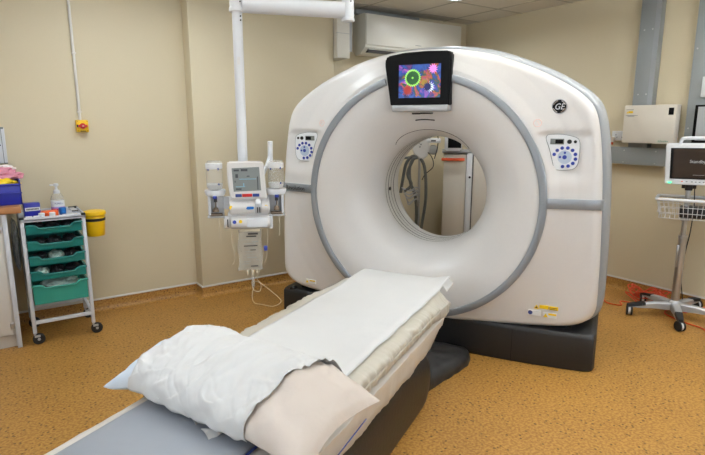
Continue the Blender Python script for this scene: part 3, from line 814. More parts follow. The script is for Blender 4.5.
# two bottle holders on side arms, with glass bottles upside down (lift out: own things)
def holder(cx, sgn):
    m_ = MB().lathe([(.036, 1.160), (.050, 1.168), (.057, 1.19), (.055, 1.197), (.049, 1.192), (.030, 1.162)], (cx, -.02, 0), 28)
    cup = m_.build('bottle_cup', 'white2', inj)
    MB().box(cx-.044, cx+.044, .005, .02, 1.055, 1.175, bev=.005).build('back_plate', 'white2', cup)
    box(cx-.034 if sgn < 0 else cx+.026, cx-.026 if sgn < 0 else cx+.034, -.045, .02, 1.06, 1.17).build('back_plate', 'white2', cup)
    MB().box(min(cx+.04*-sgn, -.06 if sgn < 0 else .13), max(cx+.04*-sgn, -.06 if sgn < 0 else .13), -.01, .02, 1.085, 1.155, bev=.006).build('side_bracket', 'white2', cup)
    MB().cyl((cx, -.03, 1.165), (cx, -.03, 1.13), .009).build('drip_sensor', 'ink', cup)
    box(cx-.011, cx+.011, -.072, -.06, 1.152, 1.168, bev=.002).build('marking', 'btn', cup)
    MB().cyl((cx, -.03, 1.135), (cx, -.03, 1.088), .004).cyl((cx, -.03, 1.10), (cx, -.03, 1.075), .012, .018, bev=.002).cyl((cx-.034, -.03, 1.058), (cx+.034, -.03, 1.058), .012, bev=.003).build('spike_clamp', 'brass', cup)
    MB().box(cx-.045, cx+.045, -.06, .02, 1.046, 1.053, bev=.002).build('base_plate', 'alu', cup)
    MB().tube([(cx+.01, -.03, 1.05), (cx+.014, -.04, .99), (cx+.01, -.035, .93)], .0018, n=6).build('line', 'tube', cup)
def bottle(cx, lab):
    t = thing('contrast_bottle', lab, 'bottle', (IX+cx*math.cos(IRZ)+.02*math.sin(IRZ), IY+cx*math.sin(IRZ)-.02*math.cos(IRZ), 1.19), IRZ, 'contrast bottles')
    MB().lathe([(.012, -.018), (.014, 0), (.038, .010), (.044, .03), (.044, .142), (.041, .156), (.033, .164), (1e-6, .162)], n=28).build('glass', 'fluid', t)
    MB().lathe([(.0445, .122), (.045, .126), (.045, .148), (.0445, .15)], n=28).build('end_band', 'paper', t)
    MB().lathe([(1e-6, .010), (.036, .012), (.042, .03), (.042, .04), (1e-6, .04)], n=28).build('fluid', 'paper', t)
    for a, z, w_ in ((-60, .122, .012), (-60, .04, .010), (-130, .118, .01)):
        aa = R(a); box(-.004, .004, -.0006, .0006, -w_/2, w_/2).build('label_print', 'navy', t, smooth=False).location = (.046*math.cos(aa), .046*math.sin(aa), z)
        t.children[-1].rotation_euler = (0, 0, aa+R(90))
LBX, RBX = -.142, .190
holder(LBX, -1); holder(RBX, 1)
bottle(LBX, 'upside down clear bottle in the holder left of the injector display')
bottle(RBX, 'upside down clear bottle in the holder right of the injector display')
# hanger tube on the right with the little pole
MB().cyl((.166, .06, 1.30), (.168, .06, 1.455), .014, n=20, bev=.002).build('hanger_post', 'white2', inj)
MB().tube([(.168, .06, 1.38), (.150, .05, 1.33), (.135, .03, 1.30), (.11, .0, 1.25)], .011, n=12).build('hanger_bracket', 'white2', inj)
# saline bag hanging below (thing)
def iw(x, y, z): return (IX+x*math.cos(IRZ)-y*math.sin(IRZ), IY+x*math.sin(IRZ)+y*math.cos(IRZ), z)
bag = thing('saline_bag', 'clear printed fluid bag with tubing hanging under the injector', 'fluid bag', iw(.035, -.03, .97), IRZ)
mb = MB()
def bagfn(sgn):
    def fn(a, b):
        z = -.235*b; hw = .062+.006*math.sin(b*3)+(.008*smooth01((b-.85)/.15)); x = (-1+2*a)*hw+.003*math.sin(b*11+a)
        th = .022*(max(0, 1-abs(2*a-1)**2.5))*(max(0, 1-abs(2*b-1)**3))+.0008
        return (x+.002*nz(b*9, a, 1), sgn*(th+.005*nz(x*50, z*30, sgn)*min(1, th*60)), z)
    return fn
mb.grid(bagfn(-1), 20, 30); mb.grid(bagfn(1), 20, 30)
film = mb.build('bag_film', 'bagclear', bag)
for z, w0, w1, h in ((-.02, -.01, .045, .010), (-.034, -.02, .035, .008), (-.052, -.05, .0, .002), (-.19, -.045, -.01, .003), (-.205, .0, .04, .006), (-.17, .03, .045, .003), (-.10, -.03, .02, .002), (-.12, -.03, .01, .002), (-.14, -.035, .02, .002), (-.075, -.04, .03, .003), (-.088, -.035, .04, .006), (-.155, -.02, .035, .004), (-.065, .01, .045, .004), (-.112, .0, .03, .005), (-.178, -.04, .0, .003), (-.215, -.04, -.01, .002)):
    box(w0, w1, -.0285, -.0275, z-h/2, z+h/2).build('bag_print', 'ink' if h > .004 else 'greytext', film, smooth=False)
box(-.056, .056, -.006, .006, -.012, .004, bev=.002).build('top_seam', 'tube', bag)
mb = MB().cyl((-.018, 0, -.232), (-.018, 0, -.262), .006).cyl((.01, 0, -.232), (.01, 0, -.27), .009, .007).cyl((.035, 0, -.232), (.035, 0, -.255), .006)
mb.build('port', 'tube', bag)
MB().lathe([(1e-6, -.345), (.004, -.342), (.009, -.325), (.009, -.285), (.006, -.27), (1e-6, -.268)], (.01, 0, 0), 16).build('drip_chamber', 'fluid', bag)
MB().tube([(.01, 0, -.34), (.0, -.01, -.39), (.012, -.02, -.425), (.05, -.01, -.44), (.12, -.0, -.46), (.165, 0, -.43), (.11, .01, -.37), (.035, .02, -.30), (.055, .01, -.24), (.088, 0, -.17), (.093, 0, -.12), (.10, 0, -.05), (.098, 0, .01)], .0014, n=6).build('drip_line', 'tube', bag)
MB().tube([(.012, .0, -.30), (.05, -.01, -.315), (.045, -.01, -.36), (.01, -.012, -.35), (.0, -.012, -.30)], .0013, n=6).build('drip_line', 'tube', bag)
MB().box(.076, .096, -.01, .008, -.125, -.098, bev=.004).build('roller_clamp', 'btn', bag, label='blue roller clamp')
MB().tube([(-.095, .0, .01), (-.10, 0, -.06), (-.085, 0, -.16), (-.10, 0, -.2)], .0014, n=6).build('drip_line', 'tube', bag)

# ------------------------------------------------------------------ air conditioner on wall_left
t = thing('air_conditioner', 'white wall mounted air conditioner under the ceiling behind the scanner', 'air conditioner', (3.78, YF, 2.2))
y0 = 4.50-YF
def acs(x, y, z): return (x-3.78, y-YF, z-2.2)
import itertools
X0, X1 = 3.235, 4.56
prof = [(0, .08), (0, .43), (-.20, .43), (-.222, .42), (-.225, .14), (-.215, .105), (-.13, .045), (-.05, .04)]
mb = MB(); vs = []; n = len(prof)
for x in (X0-3.78, X1-3.78): vs += [(x, y, z) for y, z in prof]
fs = [(i, (i+1) % n, (i+1) % n+n, i+n) for i in range(n)]+[tuple(range(n)), tuple(range(n, 2*n))]
mb.add(vs, fs); hs = mb.build('housing', 'ac', t, ang=20)
box(X0-3.78+.004, X1-3.78-.004, -.236, -.22, .130, .424, bev=.005).build('front_panel', 'ac', t)
mb = MB().box(X0-3.78+.05, X1-3.78-.05, -.205, -.15, .062, .095, mtx=None); mb.build('air_outlet', 'ink', t, smooth=False)
for k in range(3): box(X0-3.78+.05, X1-3.78-.05, -.215+k*.022, -.200+k*.022, +.088-k*.012, .092-k*.012).build('louvre', 'ac', t, smooth=False)
box(.10, .18, -.2365, -.235, .165, .170).build('maker_lettering', 'greytext', t, smooth=False, label='faint grey lettering')
t.location.z = 2.2
t2 = thing('pipe_casing', 'white vertical pipe casing on the wall beside the air conditioner', 'pipe casing', (2.93, YF, 2.0))
box(-.025, .12, -.22, 0, .18, .71, bev=.006).build('casing', 'ac', t2); box(.12, .16, -.20, 0, .25, .70).build('casing_gap', 'acline', t2, smooth=False)
box(-.0255, .1205, -.2205, -.2, .41, .414).build('joint', 'acline', t2, smooth=False)
t3 = tag(box(X0-.02, 4.06, 4.63, 4.70, 2.64, 2.69, bev=.01).build('pipe_trunking', 'trunk'), 'grey blue trunking along the ceiling edge above the air conditioner', 'trunking')

# ------------------------------------------------------------------ wall switch with conduit
t = thing('isolator_switch', 'yellow isolator box with red knob on the left wall', 'switch', (.642, YF, 1.535))
b_ = box(-.043, .043, -.05, 0, -.048, .046, bev=.006).build('switch_box', 'yellow', t)
MB().cyl((0, -.05, .0), (0, -.056, .0), .031, n=28).build('dial', 'warnyellow', b_)
kn = MB().cyl((0, -.05, .0), (0, -.068, .0), .022, n=24, bev=.003).box(-.032, .032, -.078, -.062, -.009, .009, bev=.003).build('knob', 'red', t)
box(-.006, .006, -.0795, -.077, -.003, .003).build('knob_mark', 'trim', kn, smooth=False)
box(-.018, .022, -.0512, -.049, -.044, -.037).build('print', 'ink', b_, smooth=False); box(-.04, -.028, -.0512, -.049, -.01, .01).build('print', 'ink', b_, smooth=False)
for sx in (-.034, .034):
    for sz in (-.038, .036): MB().cyl((sx, -.049, sz), (sx, -.0515, sz), .003, n=8).build('screw', 'ink', b_)
t = thing('cable_conduit', 'thin white cable conduit running from ceiling to yellow switch', 'conduit', (.634, YF, 1.583))
MB().cyl((0, -.012, 0), (-.004, -.012, HC-1.583), .0105, n=16).build('tube', 'trim', t)
for z in (.06, .5, .97): MB().box(-.016, .014, -.026, 0, z-.006, z+.006, bev=.002).build('clip', 'trim', t)
# dispenser at the frame edge
t = thing('glove_dispenser', 'pale grey metal box on the left wall, cut by the photo edge', 'dispenser', (.0, YF, 1.27))
h_ = MB().box(-.20, .122, -.10, 0, .0, .255, bev=.004).build('case', 'frame', t)
box(.098, .102, -.102, -.0, .0, .256).build('case_gap', 'greytext', t, smooth=False)
MB().cyl((.085, -.1, .13), (.085, -.106, .13), .006, n=10).build('latch', 'ink', t)
MB().box(.096, .118, -.104, -.08, .245, .259, bev=.002).build('hinge', 'greytext', t); MB().box(.1, .122, -.104, -.08, -.004, .004, bev=.001).build('hinge', 'greytext', t)

# ------------------------------------------------------------------ cabinet and what stands on it
t = thing('base_cabinet', 'pale laminate cupboard with beech worktop at the left edge', 'cabinet', (-.45, 4.46, 0))
def cb(x0, x1, y0, y1, z0, z1, **k): return box(x0+.45, x1+.45, y0-4.46, y1-4.46, z0, z1, **k)
cb(-.95, .062, 4.235, YF-.012, .10, .952, bev=.002).build('body', 'cab', t)
cb(-.95, .05, 4.27, YF-.012, .0, .10).build('kick_plinth', 'cab', t)
cb(.035, .064, 4.222, 4.24, .0, .95, bev=.002).build('corner_post', 'frame', t)
for x0, x1 in ((-.95, -.47), (-.46, .022)):
    d_ = cb(x0, x1, 4.215, 4.235, .11, .945, bev=.002).build('door', 'cab', t)
    xh = .01 if x1 > 0 else -.48
    for z in (.17, .85): cb(xh-.004, xh+.02, 4.208, 4.216, z-.022, z+.022, bev=.002).build('hinge', 'silver', d_)
cb(-.97, .152, 4.205, YF-.012, .955, 1.0, bev=.004).build('worktop', 'wood', t)
t = thing('storage_bin', 'open royal blue plastic bin on the beech worktop', 'storage bin', (-.02, 4.42, 1.0))
mb = MB(); 
mb.box(-.17, .19, -.10, -.092, .0, .145, bev=.002).box(-.17, .19, .16, .168, 0, .20, bev=.002).box(.182, .19, -.10, .168, 0, .17, bev=.002).box(-.17, -.162, -.10, .168, 0, .17, bev=.002).box(-.17, .19, -.10, .168, 0, .006)
b_ = mb.build('bin_body', 'blue', t)
MB().box(-.175, .195, -.112, -.09, .078, .086, bev=.002).build('lip', 'blue', t); MB().box(-.172, .192, -.108, -.092, .132, .147, bev=.003).build('lip', 'blue', t)
def lump(nm, m_, c, r, lab, cat, seed, sharp=.35):
    b = bmesh.new(); bmesh.ops.create_icosphere(b, subdivisions=5, radius=1)
    for v in b.verts:
        p = v.co.copy(); k = 1+sharp*nz(p.x*2+seed, p.y*2, p.z*2)+sharp*.4*nz(p.x*6+seed, p.y*6, p.z*6)
        v.co = Vector((p.x*r[0]*k, p.y*r[1]*k, max(-r[2]*.8, p.z*r[2]*k)))
    m__ = MB().bm(b); b.free(); o = m__.build(nm, m_, None, ang=80); o.location = c
    return tag(o, lab, cat) if lab else o
lump('plastic_bag', 'ybag', (.0, 4.40, 1.135), (.155, .065, .048), 'crumpled yellow plastic bag in the blue bin', 'bag', 3)
lump('plastic_bag', 'pink', (.01, 4.47, 1.20), (.17, .075, .055), 'crumpled pink plastic bag on top of the yellow one', 'bag', 9)
lump('tissue_wad', 'tissue', (.06, 4.50, 1.243), (.09, .05, .024), 'white crumpled tissue on top of the pink bag', 'tissue', 14)
MB_ = lump('glasses_clip', 'ink', (.0, 4.46, 1.255), (.03, .02, .014), 'small dark clip on the white tissue above the pink bag', 'clip', 20)

# ------------------------------------------------------------------ tray trolley
TX, TY = .337, 4.41
tr = thing('tray_trolley', 'white metal trolley with five teal trays standing at the left wall', 'trolley', (TX, TY, 0))
XA, XB, YA, YB_ = -.190, .190, -.190, .200
def post(x, y): return box(x-.0125, x+.0125, y-.0125, y+.0125, .085, .912, bev=.003).build('post', 'frame', tr)
for x in (XA+.0, XB): 
    for y in (YA, YB_): post(x, y)
tp = MB().box(XA-.014, XB+.014, YA-.014, YB_+.014, .895, .903, bev=.001).build('top_shelf', 'frame', tr)
for a in ((XA-.014, XB+.014, YA-.014, YA-.004), (XA-.014, XB+.014, YB_+.004, YB_+.014), (XA-.014, XA-.004, YA-.014, YB_+.014), (XB+.004, XB+.014, YA-.014, YB_+.014)):
    box(*a, .885, .918, bev=.002).build('rim', 'frame', tp)
for x in (XA, XB):
    for y in (YA, YB_): box(x-.015, x+.015, y-.015, y+.015, .905, .921, bev=.003).build('corner_cap', 'rubber', tr)
box(XA, XB, YA-.011, YA+.011, .150, .175, bev=.003).build('rail', 'frame', tr); box(XA, XB, YB_-.011, YB_+.011, .150, .175, bev=.003).build('rail', 'frame', tr)
for x in (XA, XB): box(x-.011, x+.011, YA, YB_, .150, .175, bev=.003).build('rail', 'frame', tr)
for x, y in ((XA, YA), (XB, YA), (XA, YB_), (XB, YB_)):
    c_ = MB().cyl((x+.02, y-.013, .040), (x+.02, y+.013, .040), .040, n=28, bev=.005).build('castor', 'rubber', tr)
    MB().cyl((x+.02, y-.016, .040), (x+.02, y+.016, .040), .010, n=16).build('hub', 'alu', c_)
    MB().cyl((x, y, .055), (x, y, .09), .009).box(x-.006, x+.03, y-.017, y+.017, .055, .072, bev=.003).build('fork', 'alu', c_)
def tray(zt, h, m_='teal', up=1.):
    W0, W1 = XA+.018, XB-.018; mb = MB(); yf, yb = YA-.028, YB_-.02
    # front wall with dipped middle
    N = 24; vs = []; fs = []
    def rim(a): 
        k = abs(2*a-1); return zt-.024*(1-smooth01((k-.55)/.18))
    for i in range(N+1):
        a = i/N; x = W0+(W1-W0)*a; top_ = rim(a)
        for y, z in ((yf, top_), (yf+.006, zt-h), (yf+.012, zt-h), (yf+.005, top_)): vs.append((x, y+.0, z))
    for i in range(N):
        for k in range(4): fs.append((i*4+k, i*4+(k+1) % 4, (i+1)*4+(k+1) % 4, (i+1)*4+k))
    fs += [(0, 1, 2, 3), (N*4, N*4+1, N*4+2, N*4+3)]
    mb.add(vs, fs)
    # rolled lip
    mb.tube([(W0+(W1-W0)*i/N, yf-.003, rim(i/N)-.003) for i in range(N+1)], .0065, n=8, smooth=False)
    mb.box(W0, W1, yf+.006, yb, zt-h, zt-h+.004)
    mb.box(W0, W0+.005, yf+.004, yb, zt-h, zt-.004); mb.box(W1-.005, W1, yf+.004, yb, zt-h, zt-.004); mb.box(W0, W1, yb-.005, yb, zt-h, zt-.004)
    mb.box(W0-.008, W0+.004, yf-.004, yb, zt-.009, zt-.003); mb.box(W1-.004, W1+.008, yf-.004, yb, zt-.009, zt-.003)
    o = mb.build('tray', m_, tr, ang=40)
    return o
TR_ = [(.866, .066), (.753, .066), (.645, .066), (.537, .066), (.438, .142)]
for i, (zt, h) in enumerate(TR_): tray(zt, h, 'teal' if i < 4 else 'tealc')
for z in (.86, .747, .639, .531, .432):
    for x in (XA+.013, XB-.013): box(x-.005, x+.005, YA, YB_, z-.016, z-.011).build('runner', 'frame', tr, smooth=False)
nm = ['topmost', 'second', 'third', 'fourth']
for i in range(4):
    zt = TR_[i][0]
    for k in range(3):
        o = lump('supply_packet', 'darkpack' if (i+k) % 3 else 'palepack' if i > 1 else 'darkpack', (TX-.10+.10*k, TY-.11+.015*((k*7+i*3) % 3), zt-.026), (.046, .07, .030), None, None, i*3+k, .3)
        tag(o, 'packet of supplies in the %s teal tray, %s' % (nm[i], ('left', 'middle', 'right')[k]), 'packet', 'packets in the teal trays')
o = lump('supply_packet', 'palepack', (TX+.02, TY-.03, .385), (.12, .12, .062), 'pale green wrapped packet in the deep bottom tray', 'packet', 31, .3)
# things on the trolley top
ZT = .9035
t = thing('small_carton', 'small royal blue carton with white label on the trolley', 'carton', (.222, 4.36, ZT), R(4))
b_ = box(-.05, .05, -.03, .03, 0, .098, bev=.002).build('carton_body', 'blue', t)
box(-.044, .047, -.0312, -.029, .044, .068).build('carton_label', 'panelwhite', b_, smooth=False)
for k in range(9): box(-.036+k*.0085, -.030+k*.0085, -.0322, -.031, .050, .062).build('carton_print', 'ink', b_, smooth=False)
t = thing('hand_gel_bottle', 'pump bottle of clear hand gel on the trolley top', 'bottle', (.40, 4.50, ZT))
MB().lathe([(1e-6, 0), (.040, .002), (.045, .012), (.045, .098), (.040, .118), (.026, .136), (.018, .142), (1e-6, .142)], n=32).build('bottle_body', 'fluid', t).scale = (1, .7, 1)
lb = MB().lathe([(.0458, .028), (.0458, .086)], n=32).build('bottle_label', 'panelwhite', t); lb.scale = (1, .7, 1)
q = MB().lathe([(.0464, .028), (.0464, .040)], n=32).build('label_band', 'lilac', lb); q = MB().lathe([(.0462, .012), (.0462, .027)], n=32).build('label_band', 'purple', lb)
text('lettering', 'PURELL', .017, 'navy', t, (.004, -.0338, .064), label='dark blue lettering')
MB().lathe([(.021, .138), (.022, .15), (.019, .162), (.010, .166), (.008, .188), (.013, .192), (.018, .196), (.018, .207), (.012, .212), (1e-6, .212)], n=24).build('pump', 'white2', t)
MB().box(-.042, .0, -.007, .007, .196, .207, bev=.003).build('nozzle', 'white2', t)
t = thing('bottle_cap', 'blue plastic cup beside the hand gel bottle', 'cup', (.412, 4.345, ZT))
MB().lathe([(1e-6, 0), (.022, 0), (.026, .05), (.023, .05), (.020, .004), (1e-6, .004)], n=24).build('cup', 'cyan', t)
t = thing('folded_strap', 'orange plastic tray holding tubes on the trolley top', 'tray', (.325, 4.335, ZT))
t.name = 'orange_tray'
MB().box(-.055, .055, -.04, .04, 0, .035, bev=.004).build('tray_body', 'orange', t); MB().box(-.05, .0, -.05, -.03, .01, .04, bev=.004).build('tray_lip', 'orange', t)
for k, (x, y, lab) in enumerate(((.272, 4.262, 'small white pot in front of orange tray, left one'), (.338, 4.262, 'small white pot in front of orange tray, right one'))):
    o = MB().lathe([(1e-6, 0), (.018, 0), (.020, .03), (.016, .034), (1e-6, .034)], n=20).build('small_pot', 'panelwhite'); o.location = (x, y, ZT); tag(o, lab, 'pot', 'small pots on the trolley')
for k, (x, lab) in enumerate(((.195, 'small white packet in front of the blue carton, left one'), (.243, 'small white packet in front of the blue carton, right one'))):
    t = thing('small_packet', lab, 'packet', (x, 4.262, ZT), R(6*k-3), 'small packets by the carton')
    b_ = box(-.022, .020, -.012, .012, 0, .016, bev=.002).build('packet_body', 'panelwhite', t); box(-.012, .01, -.0125, -.0115, .004, .01).build('packet_print', 'greytext' if k else 'red', b_, smooth=False)
t = thing('clip_rack', 'slim white rack with black ends along the trolley right side', 'rack', (.495, 4.48, ZT))
MB().box(-.018, .018, -.13, .11, 0, .014, bev=.003).build('rack_body', 'frame', t)
for y in (-.12, .1): MB().box(-.02, .02, y-.012, y+.012, .012, .02, bev=.002).build('rack_end', 'rubber', t)
o = MB().box(-.035, .035, -.03, .03, 0, .006, bev=.002).build('gauze_pad', 'panelwhite'); o.location = (.44, 4.29, ZT); tag(o, 'flat white gauze pad at the trolley front right corner', 'gauze')
# yellow sharps bucket
t = thing('sharps_bucket', 'yellow sharps bucket with black strap hung on the trolley side', 'bucket', (.634, 4.46, .70))
MB().lathe([(1e-6, 0), (.062, 0), (.066, .006), (.076, .165), (.073, .17), (.062, .012), (1e-6, .01)], n=36).build('bucket_body', 'yellow', t)
MB().lathe([(.078, .160), (.084, .164), (.085, .178), (.080, .190), (.060, .196), (1e-6, .197)], n=36).build('lid', 'yellow', t)
MB().lathe([(.0745, .118), (.0765, .119), (.0775, .139), (.0755, .140)], n=36).build('strap', 'rubber', t)
MB().box(-.112, -.062, -.012, .012, .11, .15, bev=.003).build('hook', 'rubber', t)
# hanging translucent bag between cabinet and trolley
mb = MB()
def hb(sg):
    def fn(a, b):
        z = -.36*b; w_ = .085*(1-.25*b)*(-1+2*a); th = .022*(1-abs(2*a-1)**2)*math.sin(math.pi*min(1, b*1.0))**.5 if 0 < b < 1 else 0
        return (sg*th+.006*nz(a*6, b*8, sg)+.001*sg, w_*1.0+.006*nz(a*5, b*6, 3), z)
    return fn
mb.grid(hb(-1), 20, 30); mb.grid(hb(1), 20, 30)
o = mb.build('plastic_bag', 'greybag', None, ang=80); o.location = (.102, 4.33, .90); o.rotation_euler = (0, 0, R(6))
tag(o, 'translucent grey plastic bag hanging between the cabinet and trolley', 'bag')

# ------------------------------------------------------------------ right wall: trunking, enclosure, sockets
def rw(y0, y1, z0, z1, dep, m_, nm, lab, cat, x1=XR, bev=.003):
    t = thing(nm, lab, cat, (XR, (y0+y1)/2, z0))
    o = box(-dep, 0, -(y1-y0)/2, (y1-y0)/2, 0, z1-z0, bev=bev).build('casing', m_, t)
    return t, o
t, o = rw(2.425, 2.595, 1.345, HC, .075, 'trunk', 'wall_trunking', 'vertical grey steel trunking above the beige enclosure', 'trunking')
box(-.0765, -.07, -.085, -.045, 0, HC-1.345).build('lid_strip', 'side_grey', o, smooth=False, label='paler strip')
for y in (.04, -.03):
    for z in (.46, 1.0): MB().cyl((-.075, y, z), (-.079, y, z), .006, n=10).build('screw', 'silver', o)
t, o = rw(2.00, 2.135, 1.345, HC, .075, 'trunk', 'wall_trunking', 'vertical grey steel trunking at the right edge of the photo', 'trunking')
for y in (.04, -.03):
    for z in (.17, .8): MB().cyl((-.075, y, z), (-.079, y, z), .006, n=10).build('screw', 'silver', o)
t, o = rw(.2, 2.79, 1.19, 1.343, .075, 'trunk', 'wall_trunking', 'horizontal grey steel trunking under the beige enclosure', 'trunking')
for y in (1.13, .85): MB().cyl((-.075, y, .125), (-.079, y, .125), .006, n=10).build('screw', 'silver', o); MB().cyl((-.075, y, .02), (-.079, y, .02), .006, n=10).build('screw', 'silver', o)
EX = XR-.15
t = thing('electrical_enclosure', 'beige steel electrical enclosure mounted on the grey trunking', 'electrical box', (XR, 2.39, 1.365))
def onx(y): return y-2.39
b_ = box(-.15, -.078, onx(2.175), onx(2.615), .02, .345, bev=.006).build('enclosure_case', 'beige', t)
cv = box(-.158, -.149, onx(2.178), onx(2.612), .022, .342, bev=.003).build('cover_plate', 'beige', t)
box(-.161, -.157, onx(2.195), onx(2.235), .26, .318, bev=.001).build('window', 'gblack', cv, label='small black window')
box(-.1595, -.1575, onx(2.535), onx(2.575), .278, .296).build('label_strip', 'warnyellow', cv, smooth=False)
MB().prism([(onx(2.592), .276), (onx(2.575), .276), (onx(2.5835), .294)], -.1595, -.1575, 'x').build('label_strip', 'warnyellow', cv, smooth=False)
for y0_, y1_, z in ((2.595, 2.53, .308), (2.595, 2.49, .258), (2.58, 2.52, .252)): box(-.1592, -.1575, onx(y1_), onx(y0_), z-.002, z+.002).build('print', 'greytext', cv, smooth=False)
text('maker_lettering', 'Schneider', .022, 'greentext', cv, (-.1595, onx(2.255), .042), rot=(R(90), 0, R(-90)), label='small green lettering')
t = thing('socket_outlet', 'white double wall socket left of the beige enclosure', 'socket', (XR, 2.70, 1.40))
b_ = box(-.042, 0, -.075, .075, 0, .086, bev=.004).build('face_plate', 'white2', t)
for y in (-.035, .035):
    for dy, dz in ((0, .052), (-.011, .030), (.011, .030)): box(-.0435, -.041, y+dy-.003, y+dy+.003, dz-.005, dz+.005).build('socket_hole', 'ink', b_, smooth=False)
    box(-.045, -.041, y-.012+.0, y-.004, .066, .078).build('rocker', 'trim', b_)
t = thing('plug_adaptor', 'orange plug with cable in the wall socket beside scanner', 'plug', (XR-.045, 2.765, 1.385))
MB().box(-.05, 0, -.028, .022, 0, .05, bev=.006).build('plug_body', 'beige', t, label='cream plug body'); MB().box(-.042, -.008, -.018, .014, -.024, .002, bev=.004).build('cable_grip', 'orange', t)
MB().tube([(-.025, 0, -.02), (-.03, .005, -.12), (-.028, .012, -.30), (-.03, .02, -.7), (-.035, .03, -1.1), (-.06, .02, -1.34), (-.10, -.02, -1.375)], .004, n=8).build('cable', 'cordred', t)
# black framed wall screen at the right edge
t = thing('wall_screen', 'black framed screen on the right edge trunking, cut by the frame', 'screen', (XR-.11, 1.86, 1.40))
MB().box(-.03, .03, -.18, .185, 0, .30, bev=.004).build('case', 'gblack', t); box(-.032, -.029, -.165, .160, .02, .285).build('panel', 'alu', t, smooth=False)
t = thing('wall_notice', 'small white box high on the trunking, cut by the frame', 'box', (XR-.08, 1.93, 1.76))
MB().box(-.03, .0, -.10, .10, 0, .16, bev=.004).build('case', 'white2', t)

# ------------------------------------------------------------------ monitor on wheeled stand
SX_, SY_ = 4.52, 1.90; SRZ = math.atan2(-.918, .396)
st_ = thing('monitor_stand', 'silver wheeled stand with wire basket and five spoke base', 'stand', (SX_-.025*.396, SY_+.025*.918, 0), SRZ)
MB().cyl((0, 0, .13), (0, 0, .66), .030, n=28).cyl((0, 0, .6), (0, 0, 1.09), .019, n=24).build('pole', 'silver', st_)
MB().cyl((0, 0, .65), (0, 0, .68), .033, n=28, bev=.003).build('collar', 'silver', st_)
MB().box(-.033, -.018, -.045, -.02, .42, .60, bev=.004).build('cable_clip', 'silver', st_)
MB().lathe([(1e-6, .07), (.055, .075), (.062, .09), (.05, .125), (.034, .14), (1e-6, .14)], n=28).build('base_hub', 'alu', st_)
w1 = math.atan2(2.14-SY_, 4.24-SX_)-SRZ
for k in range(5):
    a = w1+2*math.pi*k/5; c_, s_ = math.cos(a), math.sin(a); mx = Matrix.Rotation(a, 4, 'Z')
    mb = MB(); vs = []; secs = [(.04, .032, .120, .06), (.15, .029, .120, .07), (.26, .026, .108, .07), (.335, .022, .096, .074), (.362, .016, .090, .074)]
    for r, w_, zt, zb in secs: vs += [(r, -w_, zb), (r, w_, zb), (r, w_, zt-.008), (r, w_-.008, zt), (r, -w_+.008, zt), (r, -w_, zt-.008)]
    fs = [(i*6+q, i*6+(q+1) % 6, (i+1)*6+(q+1) % 6, (i+1)*6+q) for i in range(4) for q in range(6)]+[tuple(range(6)), tuple(24+q for q in range(6))]
    lg = mb.add([mx @ Vector(v) for v in vs], fs).build('leg', 'alu', st_, ang=40)
    mb = MB(); vs = []
    for r, w_, zt in ((.235, .0285, .1155), (.27, .0275, .1105), (.335, .0245, .101), (.366, .018, .095)): vs += [(r, -w_, zt-.022), (r, w_, zt-.022), (r, w_-.004, zt), (r, -w_+.004, zt)]
    fs = [(i*4+q, i*4+(q+1) % 4, (i+1)*4+(q+1) % 4, (i+1)*4+q) for i in range(3) for q in range(4)]+[tuple(range(4)), tuple(12+q for q in range(4))]
    mb.add([mx @ Vector(v) for v in vs], fs).build('foot_pad', 'rubber', lg, label='black rubber foot cover')
    wa = .7 if k % 2 else .15
    wx = mx @ Vector((.348, 0, .04)); ax = Vector((math.cos(wa), math.sin(wa), 0))
    cs = MB().cyl(wx-ax*.022, wx-ax*.009, .040, n=26, bev=.003).cyl(wx+ax*.009, wx+ax*.024, .040, n=26, bev=.003).build('castor', 'rubber', lg)
    MB().cyl(wx-ax*.009, wx+ax*.009, .034, n=26).build('hub', 'white2', cs); MB().cyl((wx.x, wx.y, .05), (wx.x, wx.y, .075), .009).build('stem', 'silver', cs)
# basket
bk = MB().box(-.175, .26, -.14, .14, .955, .985, bev=.012, seg=3)
bm_ = bmesh.new()
rail = [(-.165, -.13), (.25, -.13), (.25, .13), (-.165, .13)]
def rrect(x0, x1, y0, y1, r, n=6):
    out = []
    for cx, cy, a0 in ((x1-r, y0+r, -90), (x1-r, y1-r, 0), (x0+r, y1-r, 90), (x0+r, y0+r, 180)):
        for i in range(n+1): a = R(a0+90*i/n); out.append((cx+r*math.cos(a), cy+r*math.sin(a)))
    return out
rr = rrect(-.205, .27, -.14, .14, .03)
br = MB().tube([(x, y, .972) for x, y in rr+[rr[0]]], .013, n=10, smooth=False).build('basket_rim', 'white2', st_)
wires = MB()
rl = rrect(-.18, .25, -.12, .12, .03); rm = rrect(-.193, .26, -.13, .13, .03)
for zz, rr_ in ((.915, rm), (.87, rm), (.825, rl)): wires.tube([(x, y, zz) for x, y in rr_+[rr_[0]]], .0028, n=6, smooth=False)
def along(poly, n):
    P = poly+[poly[0]]; L = [0]
    for i in range(len(P)-1): L.append(L[-1]+math.dist(P[i], P[i+1]))
    out = []
    for k in range(n):
        s = L[-1]*k/n
        for i in range(len(P)-1):
            if L[i+1] >= s: t = (s-L[i])/max(1e-9, L[i+1]-L[i]); out.append((P[i][0]+(P[i+1][0]-P[i][0])*t, P[i][1]+(P[i+1][1]-P[i][1])*t)); break
    return out
aa = along(rr, 44); bb = along(rl, 44)
for p, q in zip(aa, bb): wires.tube([(p[0], p[1], .968), (q[0], q[1], .85), (q[0], q[1], .822)], .0022, n=5, smooth=False)
for k in range(12): wires.tube([(-.14+k*.034, -.12, .822), (-.14+k*.034, .12, .822)], .0022, n=5, smooth=False)
wires.build('wire_basket', 'grill', st_)
MB().box(-.03, .03, -.03, .03, .80, .82, bev=.004).build('basket_mount', 'alu', st_)
